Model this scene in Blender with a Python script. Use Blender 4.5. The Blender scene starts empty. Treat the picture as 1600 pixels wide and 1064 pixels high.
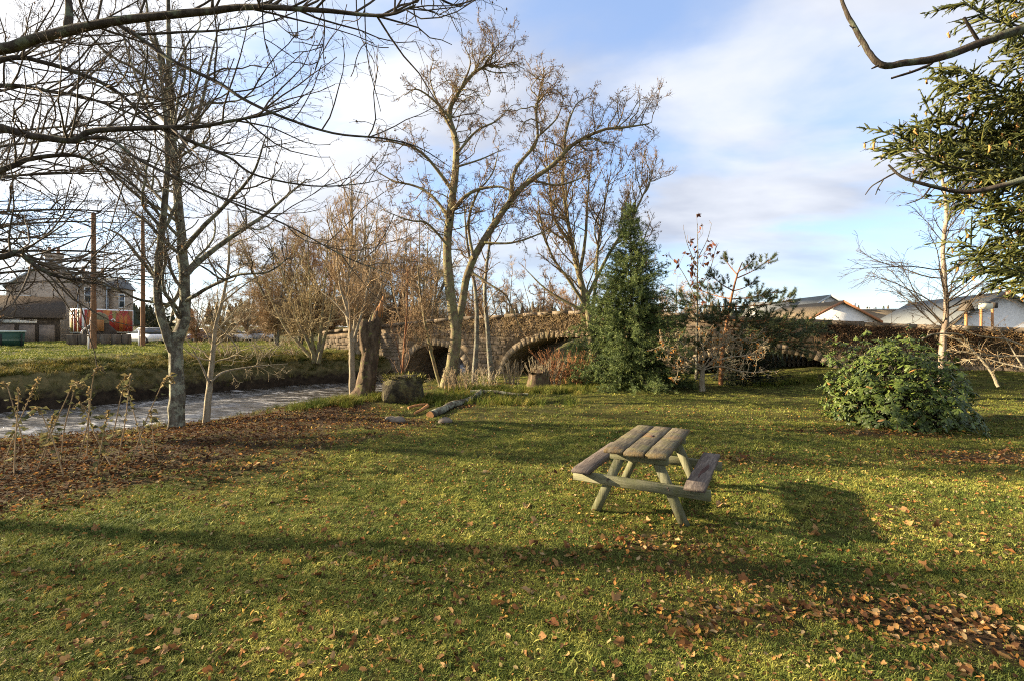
import bpy, math, random
import numpy as np
R = math.radians
sc = bpy.context.scene
C = sc.collection

# ------------------------------------------------------------------ camera
FPX, HZ, CH = 733.0, 520.0, 1.9          # focal length and horizon in photo pixels, eye height
cd = bpy.data.cameras.new('camera'); cam = bpy.data.objects.new('camera', cd); C.objects.link(cam)
cd.sensor_width = 36; cd.lens = FPX / 1600 * 36; cd.shift_y = -(532 - HZ) / 1600
cd.clip_start = .05; cd.clip_end = 3000
cam.location = (0, 0, CH); cam.rotation_euler = (R(90), 0, 0)
sc.camera = cam

# ------------------------------------------------------------------ sky and sun
SUN_EL = R(20); SUN_AZ = math.atan2(-.985, .14)     # azimuth from +Y, clockwise positive: low sun on the left
sdir = np.array([math.sin(SUN_AZ) * math.cos(SUN_EL), math.cos(SUN_AZ) * math.cos(SUN_EL), math.sin(SUN_EL)])
world = bpy.data.worlds.new('World'); sc.world = world; world.use_nodes = True
wt = world.node_tree; wt.nodes.clear()
def N(t, typ, **kw):
    n = t.nodes.new(typ)
    for k, v in kw.items(): setattr(n, k, v)
    return n
def math_n(t, op, a, b=None, c=None, clamp=False):
    n = t.nodes.new('ShaderNodeMath'); n.operation = op; n.use_clamp = clamp
    for i, v in enumerate((a, b, c)):
        if v is None: continue
        if isinstance(v, (int, float)): n.inputs[i].default_value = v
        else: t.links.new(v, n.inputs[i])
    return n.outputs[0]
def ramp(t, fac, stops, interp='LINEAR'):
    n = t.nodes.new('ShaderNodeValToRGB'); n.color_ramp.interpolation = interp
    e = n.color_ramp.elements
    while len(e) < len(stops): e.new(.5)
    for el, (p, c) in zip(e, stops):
        el.position = p; el.color = (*c, 1) if len(c) == 3 else c
    t.links.new(fac, n.inputs[0]); return n.outputs[0]
def mixc(t, fac, a, b, blend='MIX'):
    n = t.nodes.new('ShaderNodeMix'); n.data_type = 'RGBA'; n.blend_type = blend; n.clamp_factor = True
    for s, v in ((n.inputs[0], fac), (n.inputs[6], a), (n.inputs[7], b)):
        if isinstance(v, (int, float)): s.default_value = v
        elif isinstance(v, tuple): s.default_value = (*v, 1)
        else: t.links.new(v, s)
    return n.outputs[2]
def noise(t, vec, scale, detail=4, rough=.55, dist=0):
    n = t.nodes.new('ShaderNodeTexNoise'); n.inputs['Scale'].default_value = scale
    n.inputs['Detail'].default_value = detail; n.inputs['Roughness'].default_value = rough; n.inputs['Distortion'].default_value = dist
    if vec is not None: t.links.new(vec, n.inputs['Vector'])
    return n.outputs[0]
SKY = dict(strength=.085, cloud=(1, 1, 1))
sky = N(wt, 'ShaderNodeTexSky', sky_type='NISHITA', sun_disc=False, sun_elevation=SUN_EL, sun_rotation=SUN_AZ % (2 * math.pi), altitude=200, air_density=1.0, dust_density=.6, ozone_density=2.0)
tc = N(wt, 'ShaderNodeTexCoord')
sep = N(wt, 'ShaderNodeSeparateXYZ'); wt.links.new(tc.outputs['Generated'], sep.inputs[0])
zc = math_n(wt, 'ADD', math_n(wt, 'MAXIMUM', sep.outputs[2], 0.0), .22)
cmb = N(wt, 'ShaderNodeCombineXYZ')
wt.links.new(math_n(wt, 'DIVIDE', sep.outputs[0], zc), cmb.inputs[0]); wt.links.new(math_n(wt, 'DIVIDE', sep.outputs[1], zc), cmb.inputs[1])
mp = N(wt, 'ShaderNodeMapping'); mp.inputs['Location'].default_value = (5.2, .3, 0); mp.inputs['Rotation'].default_value = (0, 0, R(28)); mp.inputs['Scale'].default_value = (.8, 1.25, 1)
wt.links.new(cmb.outputs[0], mp.inputs[0])
cn = noise(wt, mp.outputs[0], 1.0, 7, .52, .25)
cmask = ramp(wt, cn, [(.36, (0, 0, 0)), (.56, (1, 1, 1))], 'EASE')
cn2 = noise(wt, mp.outputs[0], 1.7, 5, .5, .1)
ccol = ramp(wt, cn2, [(.36, (2.55, 2.72, 3.2)), (.60, (4.05, 4.15, 4.4))])
# thin bright cloud towards the sun, as forward scattering makes it
dp = N(wt, 'ShaderNodeVectorMath', operation='DOT_PRODUCT'); wt.links.new(tc.outputs['Generated'], dp.inputs[0]); dp.inputs[1].default_value = tuple(sdir)
glow = math_n(wt, 'POWER', math_n(wt, 'MAXIMUM', dp.outputs['Value'], 0.0), 2.2)
ccol2 = mixc(wt, glow, ccol, (6.6, 6.5, 6.3))
skyc = mixc(wt, .4, mixc(wt, 1.0, sky.outputs[0], (1.3, 1.35, 1.38), 'MULTIPLY'), (2.35, 3.0, 4.7))
hor = ramp(wt, sep.outputs[2], [(.03, (.25, .25, .25)), (.2, (1, 1, 1))])
cm2 = math_n(wt, 'ADD', math_n(wt, 'MULTIPLY', cmask, hor), math_n(wt, 'MULTIPLY', glow, .45), clamp=True)
fin = mixc(wt, math_n(wt, 'MULTIPLY', cm2, .92), skyc, ccol2)
bg = N(wt, 'ShaderNodeBackground'); bg.inputs[1].default_value = .057
wo = N(wt, 'ShaderNodeOutputWorld'); wt.links.new(fin, bg.inputs[0]); wt.links.new(bg.outputs[0], wo.inputs[0])

sl = bpy.data.lights.new('sun', 'SUN'); sun = bpy.data.objects.new('sun', sl); C.objects.link(sun)
sl.energy = 5.0; sl.angle = R(.9); sl.color = (1, .82, .56)
from mathutils import Vector
sun.rotation_euler = Vector(-sdir).to_track_quat('-Z', 'Y').to_euler()
sun.location = (-30, 10, 20)
vs = sc.view_settings; vs.view_transform = 'Standard'; vs.look = 'None'; vs.gamma = 1; vs.use_curve_mapping = False
vs.exposure = 2.08
sc.cycles.max_bounces = 6; sc.cycles.diffuse_bounces = 3; sc.cycles.glossy_bounces = 2; sc.cycles.transmission_bounces = 4; sc.cycles.transparent_max_bounces = 8
sc.cycles.use_denoising = False; sc.cycles.filter_width = 1.05; sc.cycles.sample_clamp_indirect = 4

# ------------------------------------------------------------------ helpers
def PX(px, py, Y): return np.array([(px - 800) / FPX * Y, Y, CH - (py - HZ) / FPX * Y])
def GX(px, py, z=0.0):
    Y = (CH - z) * FPX / (py - HZ); return np.array([(px - 800) / FPX * Y, Y, z])
def nrm(v): return v / np.maximum(np.linalg.norm(v, axis=-1, keepdims=True), 1e-9)
def smooth(t): t = np.clip(t, 0, 1); return t * t * (3 - 2 * t)
def _hash(i, j, s): 
    v = np.sin(i * 127.1 + j * 311.7 + s * 74.7) * 43758.5453
    return v - np.floor(v)
def vn(x, y, s=0):
    i, j = np.floor(x), np.floor(y); fx, fy = x - i, y - j
    fx, fy = fx * fx * (3 - 2 * fx), fy * fy * (3 - 2 * fy)
    a, b, c, d = _hash(i, j, s), _hash(i + 1, j, s), _hash(i, j + 1, s), _hash(i + 1, j + 1, s)
    return (a * (1 - fx) + b * fx) * (1 - fy) + (c * (1 - fx) + d * fx) * fy
def fbm(x, y, s=0, o=4):
    r, a = 0, .5
    for k in range(o): r = r + a * vn(x, y, s + k); x, y, a = x * 2.03 + 7.1, y * 2.03 + 3.3, a * .5
    return r

MESHSET = {}
def mesh_data(name, V, F, mat=None, col=None, smooth_=False):
    V = np.asarray(V, np.float32).reshape(-1, 3)
    Fs = F if isinstance(F, list) and isinstance(F[0], np.ndarray) else [np.asarray(F)]
    Fs = [np.asarray(f, np.int32) for f in Fs if len(f)]
    me = bpy.data.meshes.new(name)
    me.vertices.add(len(V)); me.vertices.foreach_set('co', V.ravel())
    tot = np.concatenate([np.full(len(f), f.shape[1], np.int32) for f in Fs]); lp = np.concatenate([f.ravel() for f in Fs])
    st = np.concatenate([[0], np.cumsum(tot)[:-1]]).astype(np.int32)
    me.loops.add(len(lp)); me.loops.foreach_set('vertex_index', lp)
    me.polygons.add(len(tot)); me.polygons.foreach_set('loop_start', st); me.polygons.foreach_set('loop_total', tot)
    if smooth_: me.polygons.foreach_set('use_smooth', np.ones(len(tot), bool))
    if col is not None:
        a = me.color_attributes.new('col', 'FLOAT_COLOR', 'POINT')
        cc = np.ones((len(V), 4), np.float32); cc[:, :3] = col; a.data.foreach_set('color', cc.ravel())
    me.update(calc_edges=True)
    if mat: me.materials.append(mat)
    return me
def obj(name, me, parent=None, kind=None):
    o = bpy.data.objects.new(name, me); C.objects.link(o)
    if parent is not None: o.parent = parent
    if kind: o['kind'] = kind
    return o
def part(name, V, F, mat, parent=None, col=None, smooth_=False, kind=None):
    return obj(name, mesh_data(name, V, F, mat, col, smooth_), parent, kind)
def tag(o, label, cat, group=None, kind=None):
    o['label'] = label; o['category'] = cat
    if group: o['group'] = group
    if kind: o['kind'] = kind
    return o
def thing(name, label, cat, loc=(0, 0, 0), rz=0, group=None):
    o = bpy.data.objects.new(name, None); C.objects.link(o); o.empty_display_size = .2
    o.location = [float(v) for v in loc]; o.rotation_euler = (0, 0, rz)
    return tag(o, label, cat, group)
def copy_tree(o, parent=None):
    c = o.copy(); C.objects.link(c); c.parent = parent
    for ch in list(o.children): copy_tree(ch, c)
    return c
class MB:
    def __init__(s): s.v, s.q, s.n = [], [], 0
    def box(s, x0, x1, y0, y1, z0, z1, bev=0):
        if bev:
            pts = []
            for z, e in ((z0, bev), (z0 + bev, 0), (z1 - bev, 0), (z1, bev)):
                pts += [(x0 + e, y0 + e, z), (x1 - e, y0 + e, z), (x1 - e, y1 - e, z), (x0 + e, y1 - e, z)]
            n = s.n; s.v += pts
            for k in range(3):
                for i in range(4):
                    j = (i + 1) % 4; s.q.append((n + 4 * k + i, n + 4 * k + j, n + 4 * k + 4 + j, n + 4 * k + 4 + i))
            s.q += [(n + 3, n + 2, n + 1, n), (n + 12, n + 13, n + 14, n + 15)]; s.n += 16
        else:
            n = s.n; s.v += [(x0, y0, z0), (x1, y0, z0), (x1, y1, z0), (x0, y1, z0), (x0, y0, z1), (x1, y0, z1), (x1, y1, z1), (x0, y1, z1)]
            s.q += [(n + a, n + b, n + c, n + d) for a, b, c, d in ((3, 2, 1, 0), (4, 5, 6, 7), (0, 1, 5, 4), (1, 2, 6, 5), (2, 3, 7, 6), (3, 0, 4, 7))]; s.n += 8
        return s
    def hexa(s, b, t):   # bottom 4 points, top 4 points, same turn
        n = s.n; s.v += [tuple(p) for p in b] + [tuple(p) for p in t]
        s.q += [(n + a, n + b_, n + c, n + d) for a, b_, c, d in ((3, 2, 1, 0), (4, 5, 6, 7), (0, 1, 5, 4), (1, 2, 6, 5), (2, 3, 7, 6), (3, 0, 4, 7))]; s.n += 8
        return s
    def cyl(s, p0, p1, r0, r1, m=10):
        P = np.array([[p0, p1]], float); V, F = tubes(P, np.array([[r0, r1]]), m, cap=False)
        n = s.n; s.v += [tuple(p) for p in V]; s.q += [tuple(int(i) + n for i in f) for f in F]; s.n += len(V)
        for k, rev in ((0, 1), (1, 0)):   # caps as quads fans
            ids = [n + k * m + i for i in range(m)]
            if rev: ids = ids[::-1]
            for i in range(1, m - 2, 2): s.q.append((ids[0], ids[i], ids[i + 1], ids[i + 2]))
        return s
    def build(s, name, mat, parent=None, kind=None, smooth_=False):
        return part(name, np.array(s.v), np.array(s.q), mat, parent, None, smooth_, kind)
def tubes(P, Rr, m, cap=True):
    P = np.asarray(P, float); Rr = np.asarray(Rr, float); n, k = Rr.shape
    T = np.empty_like(P); T[:, 1:-1] = P[:, 2:] - P[:, :-2]; T[:, 0] = P[:, 1] - P[:, 0]; T[:, -1] = P[:, -1] - P[:, -2]; T = nrm(T)
    mt = nrm(P[:, -1] - P[:, 0]); ref = np.where(np.abs(mt[:, 2:3]) > .75, np.array([[1., 0.13, 0]]), np.array([[0, 0.1, 1.]]))
    U = nrm(np.cross(T, ref[:, None, :])); W = np.cross(T, U)
    a = np.arange(m) * 2 * np.pi / m
    V = P[:, :, None, :] + Rr[:, :, None, None] * (np.cos(a)[None, None, :, None] * U[:, :, None, :] + np.sin(a)[None, None, :, None] * W[:, :, None, :])
    b = (np.arange(n) * k * m)[:, None, None] + (np.arange(k - 1) * m)[None, :, None]
    i = np.arange(m)[None, None, :]; j = (np.arange(m) + 1) % m; j = j[None, None, :]
    F = np.stack([b + i, b + j, b + m + j, b + m + i], -1).reshape(-1, 4)
    return V.reshape(-1, 3), F
def merge(lst):
    V, F, n = [], {}, 0
    for v, f in lst:
        if len(v) == 0: continue
        V.append(v); F.setdefault(f.shape[1], []).append(f + n); n += len(v)
    return np.concatenate(V), [np.concatenate(x) for x in F.values()]

# ------------------------------------------------------------------ materials
def new_mat(name):
    m = bpy.data.materials.new(name); m.use_nodes = True; t = m.node_tree
    b = t.nodes['Principled BSDF']; b.inputs['Specular IOR Level'].default_value = .25
    return m, t, b
def bump(t, b, h, strength, dist=.02):
    n = N(t, 'ShaderNodeBump'); n.inputs['Strength'].default_value = strength; n.inputs['Distance'].default_value = dist
    t.links.new(h, n.inputs['Height']); t.links.new(n.outputs[0], b.inputs['Normal'])
def mat_noise(name, stops, scale=5, rough=.85, bmp=.5, bdist=.02, vscale=(1, 1, 1), detail=6, spec=.2, rnd=0):
    m, t, b = new_mat(name)
    c = N(t, 'ShaderNodeTexCoord'); mpn = N(t, 'ShaderNodeMapping'); mpn.inputs['Scale'].default_value = vscale
    t.links.new(c.outputs['Object'], mpn.inputs[0])
    f = noise(t, mpn.outputs[0], scale, detail, .62)
    col = ramp(t, f, stops)
    if rnd:
        oi = N(t, 'ShaderNodeObjectInfo'); hs = N(t, 'ShaderNodeHueSaturation')
        t.links.new(math_n(t, 'ADD', math_n(t, 'MULTIPLY', oi.outputs['Random'], rnd), 1 - rnd / 2), hs.inputs['Value']); t.links.new(col, hs.inputs['Color']); col = hs.outputs[0]
    t.links.new(col, b.inputs['Base Color']); b.inputs['Roughness'].default_value = rough; b.inputs['Specular IOR Level'].default_value = spec
    if bmp: bump(t, b, noise(t, mpn.outputs[0], scale * 2.2, 6, .7), bmp, bdist)
    return m
def mat_plain(name, col, rough=.6, metal=0, spec=.3, var=.12):
    return mat_noise(name, [(.3, tuple(c * (1 - var) for c in col)), (.7, tuple(c * (1 + var) for c in col))], 3, rough, .1, .01, spec=spec)
def mat_leaf(name, transl=.35, rough=.55, spec=.3, rnd=None):
    """leaf coloured by its own colour attribute (or a per-leaf random ramp), partly translucent"""
    m, t, b = new_mat(name)
    if rnd:
        oi = N(t, 'ShaderNodeObjectInfo'); col = ramp(t, oi.outputs['Random'], rnd)
        tcn = N(t, 'ShaderNodeTexCoord'); col = mixc(t, .55, col, ramp(t, noise(t, tcn.outputs['Object'], 30, 4), [(.35, (.35, .3, .25)), (.65, (1.3, 1.2, 1.1))]), 'MULTIPLY')
    else:
        a = N(t, 'ShaderNodeAttribute'); a.attribute_name = 'col'; col = a.outputs['Color']
    t.links.new(col, b.inputs['Base Color']); b.inputs['Roughness'].default_value = rough; b.inputs['Specular IOR Level'].default_value = spec
    tr = N(t, 'ShaderNodeBsdfTranslucent'); t.links.new(col, tr.inputs[0]); mx = N(t, 'ShaderNodeMixShader'); mx.inputs[0].default_value = transl
    t.links.new(b.outputs[0], mx.inputs[1]); t.links.new(tr.outputs[0], mx.inputs[2])
    t.links.new(mx.outputs[0], t.nodes['Material Output'].inputs['Surface'])
    return m
def mat_bark(name, c1, c2, c3, scale=9, lichen=None, amt=.5, bmp=.8):
    m, t, b = new_mat(name)
    c = N(t, 'ShaderNodeTexCoord'); mpn = N(t, 'ShaderNodeMapping'); mpn.inputs['Scale'].default_value = (1, 1, .35); t.links.new(c.outputs['Object'], mpn.inputs[0])
    f = noise(t, mpn.outputs[0], scale, 7, .68, .3)
    col = ramp(t, f, [(.3, c1), (.5, c2), (.72, c3)])
    if lichen:
        l = noise(t, c.outputs['Object'], 5.5, 6, .68)
        col = mixc(t, ramp(t, l, [(.62 - amt * .3, (0, 0, 0)), (.70 - amt * .3, (1, 1, 1))]), col, mixc(t, noise(t, c.outputs['Object'], 23, 4), tuple(x * .55 for x in lichen), tuple(x * 1.45 for x in lichen)))
    t.links.new(col, b.inputs['Base Color']); b.inputs['Roughness'].default_value = .9; b.inputs['Specular IOR Level'].default_value = .12
    bump(t, b, noise(t, mpn.outputs[0], scale * 1.8, 8, .72, .4), bmp, .04)
    return m
M = {}
M['bark_lichen'] = mat_bark('bark_lichen', (.04, .032, .023), (.115, .10, .072), (.23, .205, .155), 9, (.25, .25, .175), .45, 1)
M['bark_alder'] = mat_bark('bark_alder', (.05, .037, .022), (.15, .115, .07), (.26, .205, .13), 8, (.19, .175, .085), .5)
M['bark_grey'] = mat_bark('bark_grey', (.06, .052, .04), (.15, .13, .10), (.26, .235, .19), 10, (.22, .22, .16), .4)
M['bark_pale'] = mat_bark('bark_pale', (.13, .105, .07), (.27, .225, .155), (.38, .33, .24), 10)
M['bark_dark'] = mat_bark('bark_dark', (.022, .017, .013), (.06, .047, .036), (.115, .095, .075), 9, (.13, .14, .09), .3)
M['bark_red'] = mat_bark('bark_red', (.07, .03, .015), (.19, .085, .04), (.32, .16, .08), 14)
M['bark_rot'] = mat_bark('bark_rot', (.02, .013, .009), (.085, .058, .036), (.20, .145, .09), 7, (.12, .12, .04), .2, 1)
M['bark_log'] = mat_bark('bark_log', (.028, .022, .016), (.085, .07, .05), (.17, .145, .11), 8, (.25, .25, .18), .38, 1)
M['bark_birch'] = mat_bark('bark_birch', (.11, .075, .05), (.27, .205, .15), (.42, .36, .30), 7)
M['bark_pine'] = mat_bark('bark_pine', (.10, .045, .02), (.25, .12, .055), (.36, .20, .10), 9)
M['twig_brown'] = mat_noise('twig_brown', [(.3, (.11, .073, .038)), (.7, (.25, .17, .092))], 3, .9, 0)
M['twig_dark'] = mat_noise('twig_dark', [(.3, (.045, .034, .024)), (.7, (.12, .092, .064))], 3, .9, 0)
M['twig_grey'] = mat_noise('twig_grey', [(.3, (.06, .048, .034)), (.7, (.15, .125, .09))], 3, .9, 0)
M['twig_tan'] = mat_noise('twig_tan', [(.3, (.20, .138, .072)), (.7, (.39, .275, .155))], .8, .9, 0)
M['twig_olive'] = mat_noise('twig_olive', [(.3, (.19, .145, .07)), (.7, (.38, .29, .15))], .8, .9, 0)
M['twig_rust'] = mat_noise('twig_rust', [(.3, (.20, .115, .058)), (.7, (.37, .23, .12))], .8, .9, 0)
M['twig_pale'] = mat_noise('twig_pale', [(.3, (.20, .155, .09)), (.7, (.40, .33, .21))], 3, .9, 0)
M['twig_red'] = mat_noise('twig_red', [(.3, (.24, .095, .04)), (.7, (.46, .23, .10))], 3, .85, 0)
M['leaf'] = mat_leaf('leaf', .25, .85, .06)
M['needle'] = mat_leaf('needle', .28, .6, .25)
M['rhodo'] = mat_leaf('rhodo_leaf', .15, .45, .32)
M['bud'] = mat_noise('bud', [(.3, (.10, .055, .028)), (.7, (.26, .155, .075))], 5, .9, 0)
# ------------------------------------------------------------------ terrain
LIP = np.array([(-60, -16), (-30, 2), (-18, 6.6), (-12.4, 9.3), (-9.2, 10.75), (-7.7, 12.4), (-6.9, 14.7), (-6.0, 16.8), (-4.6, 18.8), (-3.0, 21.5), (-2.5, 24), (-2.4, 27), (-2.2, 33), (0, 42), (6, 60), (20, 100)], float)
FAR = np.array([(-70, -2), (-40, 8.6), (-24, 14), (-18.2, 16.7), (-16.5, 18.6), (-15.2, 20.9), (-13.1, 24), (-11.4, 26), (-9, 27.0), (-6.6, 28.3), (-6.4, 33), (-5, 42), (0, 60), (13, 100)], float)
def sdist(x, y, L):
    """distance to a polyline, positive on its right-hand side (walking along it)"""
    best = np.full(x.shape, 1e9); sg = np.zeros(x.shape)
    for a, b in zip(L[:-1], L[1:]):
        d = b - a; t = np.clip(((x - a[0]) * d[0] + (y - a[1]) * d[1]) / (d @ d), 0, 1)
        qx, qy = x - a[0] - t * d[0], y - a[1] - t * d[1]; q = np.hypot(qx, qy)
        c = -(d[0] * qy - d[1] * qx)
        m = q < best - 1e-9; best = np.where(m, q, best); sg = np.where(m, np.sign(c), sg)
    return best * np.where(sg == 0, 1, sg)
B0, BD = np.array([-4.4, 27.0]), np.array([.8955, -.445])       # bridge line and direction
BN = np.array([-.445, -.8955])                                  # its face looks this way
def bridge_sn(x, y): return (x - B0[0]) * BD[0] + (y - B0[1]) * BD[1], (x - B0[0]) * BN[0] + (y - B0[1]) * BN[1]
WATER_Z = -.95
def terrain(x, y):
    x, y = np.asarray(x, float), np.asarray(y, float)
    w = (vn(x * .6, y * .6, 5) - .5) * .5
    d1 = sdist(x, y, LIP) + w; d2 = -sdist(x, y, FAR) + w * .8
    s, n = bridge_sn(x, y)
    fine = (fbm(x * 1.7, y * 1.7, 11) - .47) * .10 + (vn(x * .35, y * .35, 3) - .5) * .16
    near = np.hypot(x, y - 3)
    lawn = fine * smooth((near - 1) / 4 + .35) - .36 * smooth(1 - d1 / 4.5)
    lawn = lawn + .55 * smooth((x - 7.5) / 5) * smooth(1 - (n - .3) / 5.5)
    lawn = lawn - .25 * smooth((2.2 - np.abs(s - 7.5)) / 2 + .6) * smooth(1 - n / 4) * (x < 7)
    lawn = lawn + .22 * np.exp(-((x + 4.4) ** 2 + (y - 13.4) ** 2) / 2.2) + .18 * np.exp(-((x + 1.2) ** 2 + (y - 15.5) ** 2) / 5)
    back = smooth((-n - 4.5) / 5) * smooth((x - 3) / 6)            # land behind the bridge, right
    lawn = lawn * (1 - back) + 1.15 * back
    lawn = lawn + smooth((y - 70) / 200) * 3
    bed = -.36 - 1.1 * smooth(-d1 / 1.0)
    bed = np.where(d2 > -.5, np.maximum(bed, -1.46), bed)
    far = -1.25 + 1.55 * smooth(d2 / .75) + .55 * smooth((d2 - .5) / 3.4) + fine * 1.3 * smooth(d2 - .3)
    far = far + smooth((np.hypot(x, y) - 80) / 200) * 4
    return np.where(d2 > 0, far, np.where(d1 > 0, lawn, bed)), d1, d2
def axis(lo, a, b, hi, h, g=1.22):
    mid = list(np.arange(a, b, h)); L, v, st = [], a, h
    while v > lo: st *= g; v -= st; L.append(v)
    U, v, st = [], mid[-1], h
    while v < hi: st *= g; v += st; U.append(v)
    return np.array(L[::-1] + mid + U)
gx, gy = axis(-1500, -20, 20, 1500, .19), axis(-300, -1, 31, 2500, .19)
GXX, GYY = np.meshgrid(gx, gy); GZ, D1, D2 = terrain(GXX, GYY)
nx, ny = len(gx), len(gy)
ii = (np.arange(ny - 1)[:, None] * nx + np.arange(nx - 1)[None, :]).ravel()
def litter_amount(x, y, d1):
    """how thickly dead leaves lie: left bank, bank under the alders, drifts on the right"""
    n = fbm(x * .9, y * .9, 21)
    e = d1 + (n - .47) * 2.2
    left = smooth((-x - 2.2) / 2.0)                      # the drift is thick and wide on the left
    a = np.maximum(smooth((6.6 - e) / 1.3) * left, .95 * smooth((8.0 - e) / 2.0) * smooth((1.5 - x) / 3) * smooth((2 * n - .55) * 2)) * (d1 > -.5) * smooth((21 - y) / 4)
    def blob(cx, cy, rx, ry, th): 
        c, s_ = math.cos(th), math.sin(th); u, v = (x - cx) * c + (y - cy) * s_, -(x - cx) * s_ + (y - cy) * c
        return np.exp(-(u / rx) ** 2 - (v / ry) ** 2)
    r = .95 * blob(7.6, 7.2, 1.9, .55, -.1) + .8 * blob(6.9, 8.9, 1.9, .5, -.2) + .45 * blob(3.6, 7.0, 1.6, .5, 0) + .45 * blob(1.3, 3.1, .6, .3, 0) + .95 * blob(3.15, 2.95, .75, .28, -.6) + .5 * blob(1.5, 4.3, .7, .35, 0) + .35 * blob(2.2, 3.4, 1.1, .5, -.5)
    r = r + .45 * blob(1, 16.5, 5, 1.2, 0) + .4 * blob(5.5, 15.8, 2.5, 1, 0) + .3 * blob(3.6, 4.8, 1.2, .6, 0)
    r = r * (.45 + 1.1 * n)
    return np.clip(np.maximum(a * (.55 + .6 * n), r), 0, 1)
LIT = litter_amount(GXX, GYY, D1)
rough_g = np.where(D2 > 0, smooth(1.6 - D2 / 1.8), smooth(1 - np.abs(D1 - .2) / 1.2))
soil = np.where(D2 > 0, smooth(1 - D2 / .8), smooth(-D1 / .5))
mask = np.stack([LIT, rough_g, soil], -1).reshape(-1, 3)
m, t, b = new_mat('turf')
at = N(t, 'ShaderNodeAttribute'); at.attribute_name = 'col'; sp = N(t, 'ShaderNodeSeparateColor'); t.links.new(at.outputs['Color'], sp.inputs[0])
tcg = N(t, 'ShaderNodeTexCoord'); ov = tcg.outputs['Object']
gcol = ramp(t, noise(t, ov, 1.1, 6, .65), [(.32, (.026, .028, .009)), (.5, (.058, .058, .014)), (.68, (.13, .118, .024))])
gcol = mixc(t, ramp(t, noise(t, ov, 28, 5, .7), [(.35, (0, 0, 0)), (.7, (.75, .75, .75))]), gcol, (.045, .040, .016))
rcol = ramp(t, noise(t, ov, 2.6, 6, .7), [(.3, (.060, .055, .022)), (.5, (.13, .115, .05)), (.72, (.25, .19, .09))])
scol = ramp(t, noise(t, ov, 3.5, 7, .7), [(.3, (.012, .009, .007)), (.6, (.045, .033, .022)), (.8, (.09, .068, .045))])
lcol = ramp(t, noise(t, ov, 16, 5, .7), [(.3, (.020, .014, .009)), (.5, (.055, .036, .022)), (.75, (.115, .075, .04))])
c1 = mixc(t, sp.outputs[1], gcol, rcol)
c2 = mixc(t, ramp(t, math_n(t, 'ADD', sp.outputs[0], math_n(t, 'MULTIPLY', math_n(t, 'SUBTRACT', noise(t, ov, 9, 5), .5), .7)), [(.35, (0, 0, 0)), (.85, (1, 1, 1))]), c1, lcol)
c3 = mixc(t, ramp(t, math_n(t, 'ADD', sp.outputs[2], math_n(t, 'MULTIPLY', math_n(t, 'SUBTRACT', noise(t, ov, 5, 5), .5), .6)), [(.35, (0, 0, 0)), (.6, (1, 1, 1))]), c2, scol)
t.links.new(c3, b.inputs['Base Color']); b.inputs['Roughness'].default_value = .95; b.inputs['Specular IOR Level'].default_value = .08
bump(t, b, noise(t, ov, 22, 8, .75), 1.0, .06)
M['turf'] = m
g = part('ground', np.stack([GXX, GYY, GZ], -1).reshape(-1, 3), np.stack([ii, ii + 1, ii + 1 + nx, ii + nx], -1), M['turf'], None, mask, True)
tag(g, 'mown lawn and grassy river banks strewn with leaves', 'ground', kind='structure')
def gz(x, y): return float(terrain(np.array([x]), np.array([y]))[0][0])

# ------------------------------------------------------------------ river
m, t, b = new_mat('water')
tcw = N(t, 'ShaderNodeTexCoord'); mw = N(t, 'ShaderNodeMapping'); mw.inputs['Rotation'].default_value = (0, 0, R(-38)); mw.inputs['Scale'].default_value = (.55, 2.4, 1)
t.links.new(tcw.outputs['Object'], mw.inputs[0])
wn = noise(t, mw.outputs[0], 2.6, 8, .66, .9)
patchy = ramp(t, noise(t, tcw.outputs['Object'], .55, 4, .6), [(.38, (.12, .12, .12)), (.62, (1, 1, 1))])
foam_glint = ramp(t, noise(t, mw.outputs[0], 2.2, 9, .74, .8), [(.50, (0, 0, 0)), (.60, (.9, .9, .9))])  # riffle foam together with sky glints painted into the water colour
t.links.new(mixc(t, math_n(t, 'MULTIPLY', foam_glint, patchy), (.030, .026, .020), (.62, .60, .58)), b.inputs['Base Color'])
b.inputs['Roughness'].default_value = .07; b.inputs['Specular IOR Level'].default_value = 1.0; b.inputs['IOR'].default_value = 1.333
bump(t, b, wn, .9, .07)
M['water'] = m
wx = np.arange(-45, 4, .22); wy = np.arange(-10, 60, .22); WXX, WYY = np.meshgrid(wx, wy)
wd1, wd2 = sdist(WXX, WYY, LIP), -sdist(WXX, WYY, FAR)
ca, sa = math.cos(R(-38)), math.sin(R(-38))
u_, v_ = WXX * ca - WYY * sa, WXX * sa + WYY * ca
WZ = WATER_Z + (fbm(u_ * .8, v_ * 2.2, 31, 4) - .47) * .22
keep = ((wd1 < .9) & (wd2 < 1.0))
kk = keep[:-1, :-1] & keep[1:, :-1] & keep[:-1, 1:] & keep[1:, 1:]
wi = (np.arange(len(wy) - 1)[:, None] * len(wx) + np.arange(len(wx) - 1)[None, :])[kk]
riv = part('river', np.stack([WXX, WYY, WZ], -1).reshape(-1, 3), np.stack([wi, wi + 1, wi + 1 + len(wx), wi + len(wx)], -1), M['water'], None, None, True)
tag(riv, 'shallow rippling river flowing to the stone bridge', 'river', kind='structure')

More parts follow.
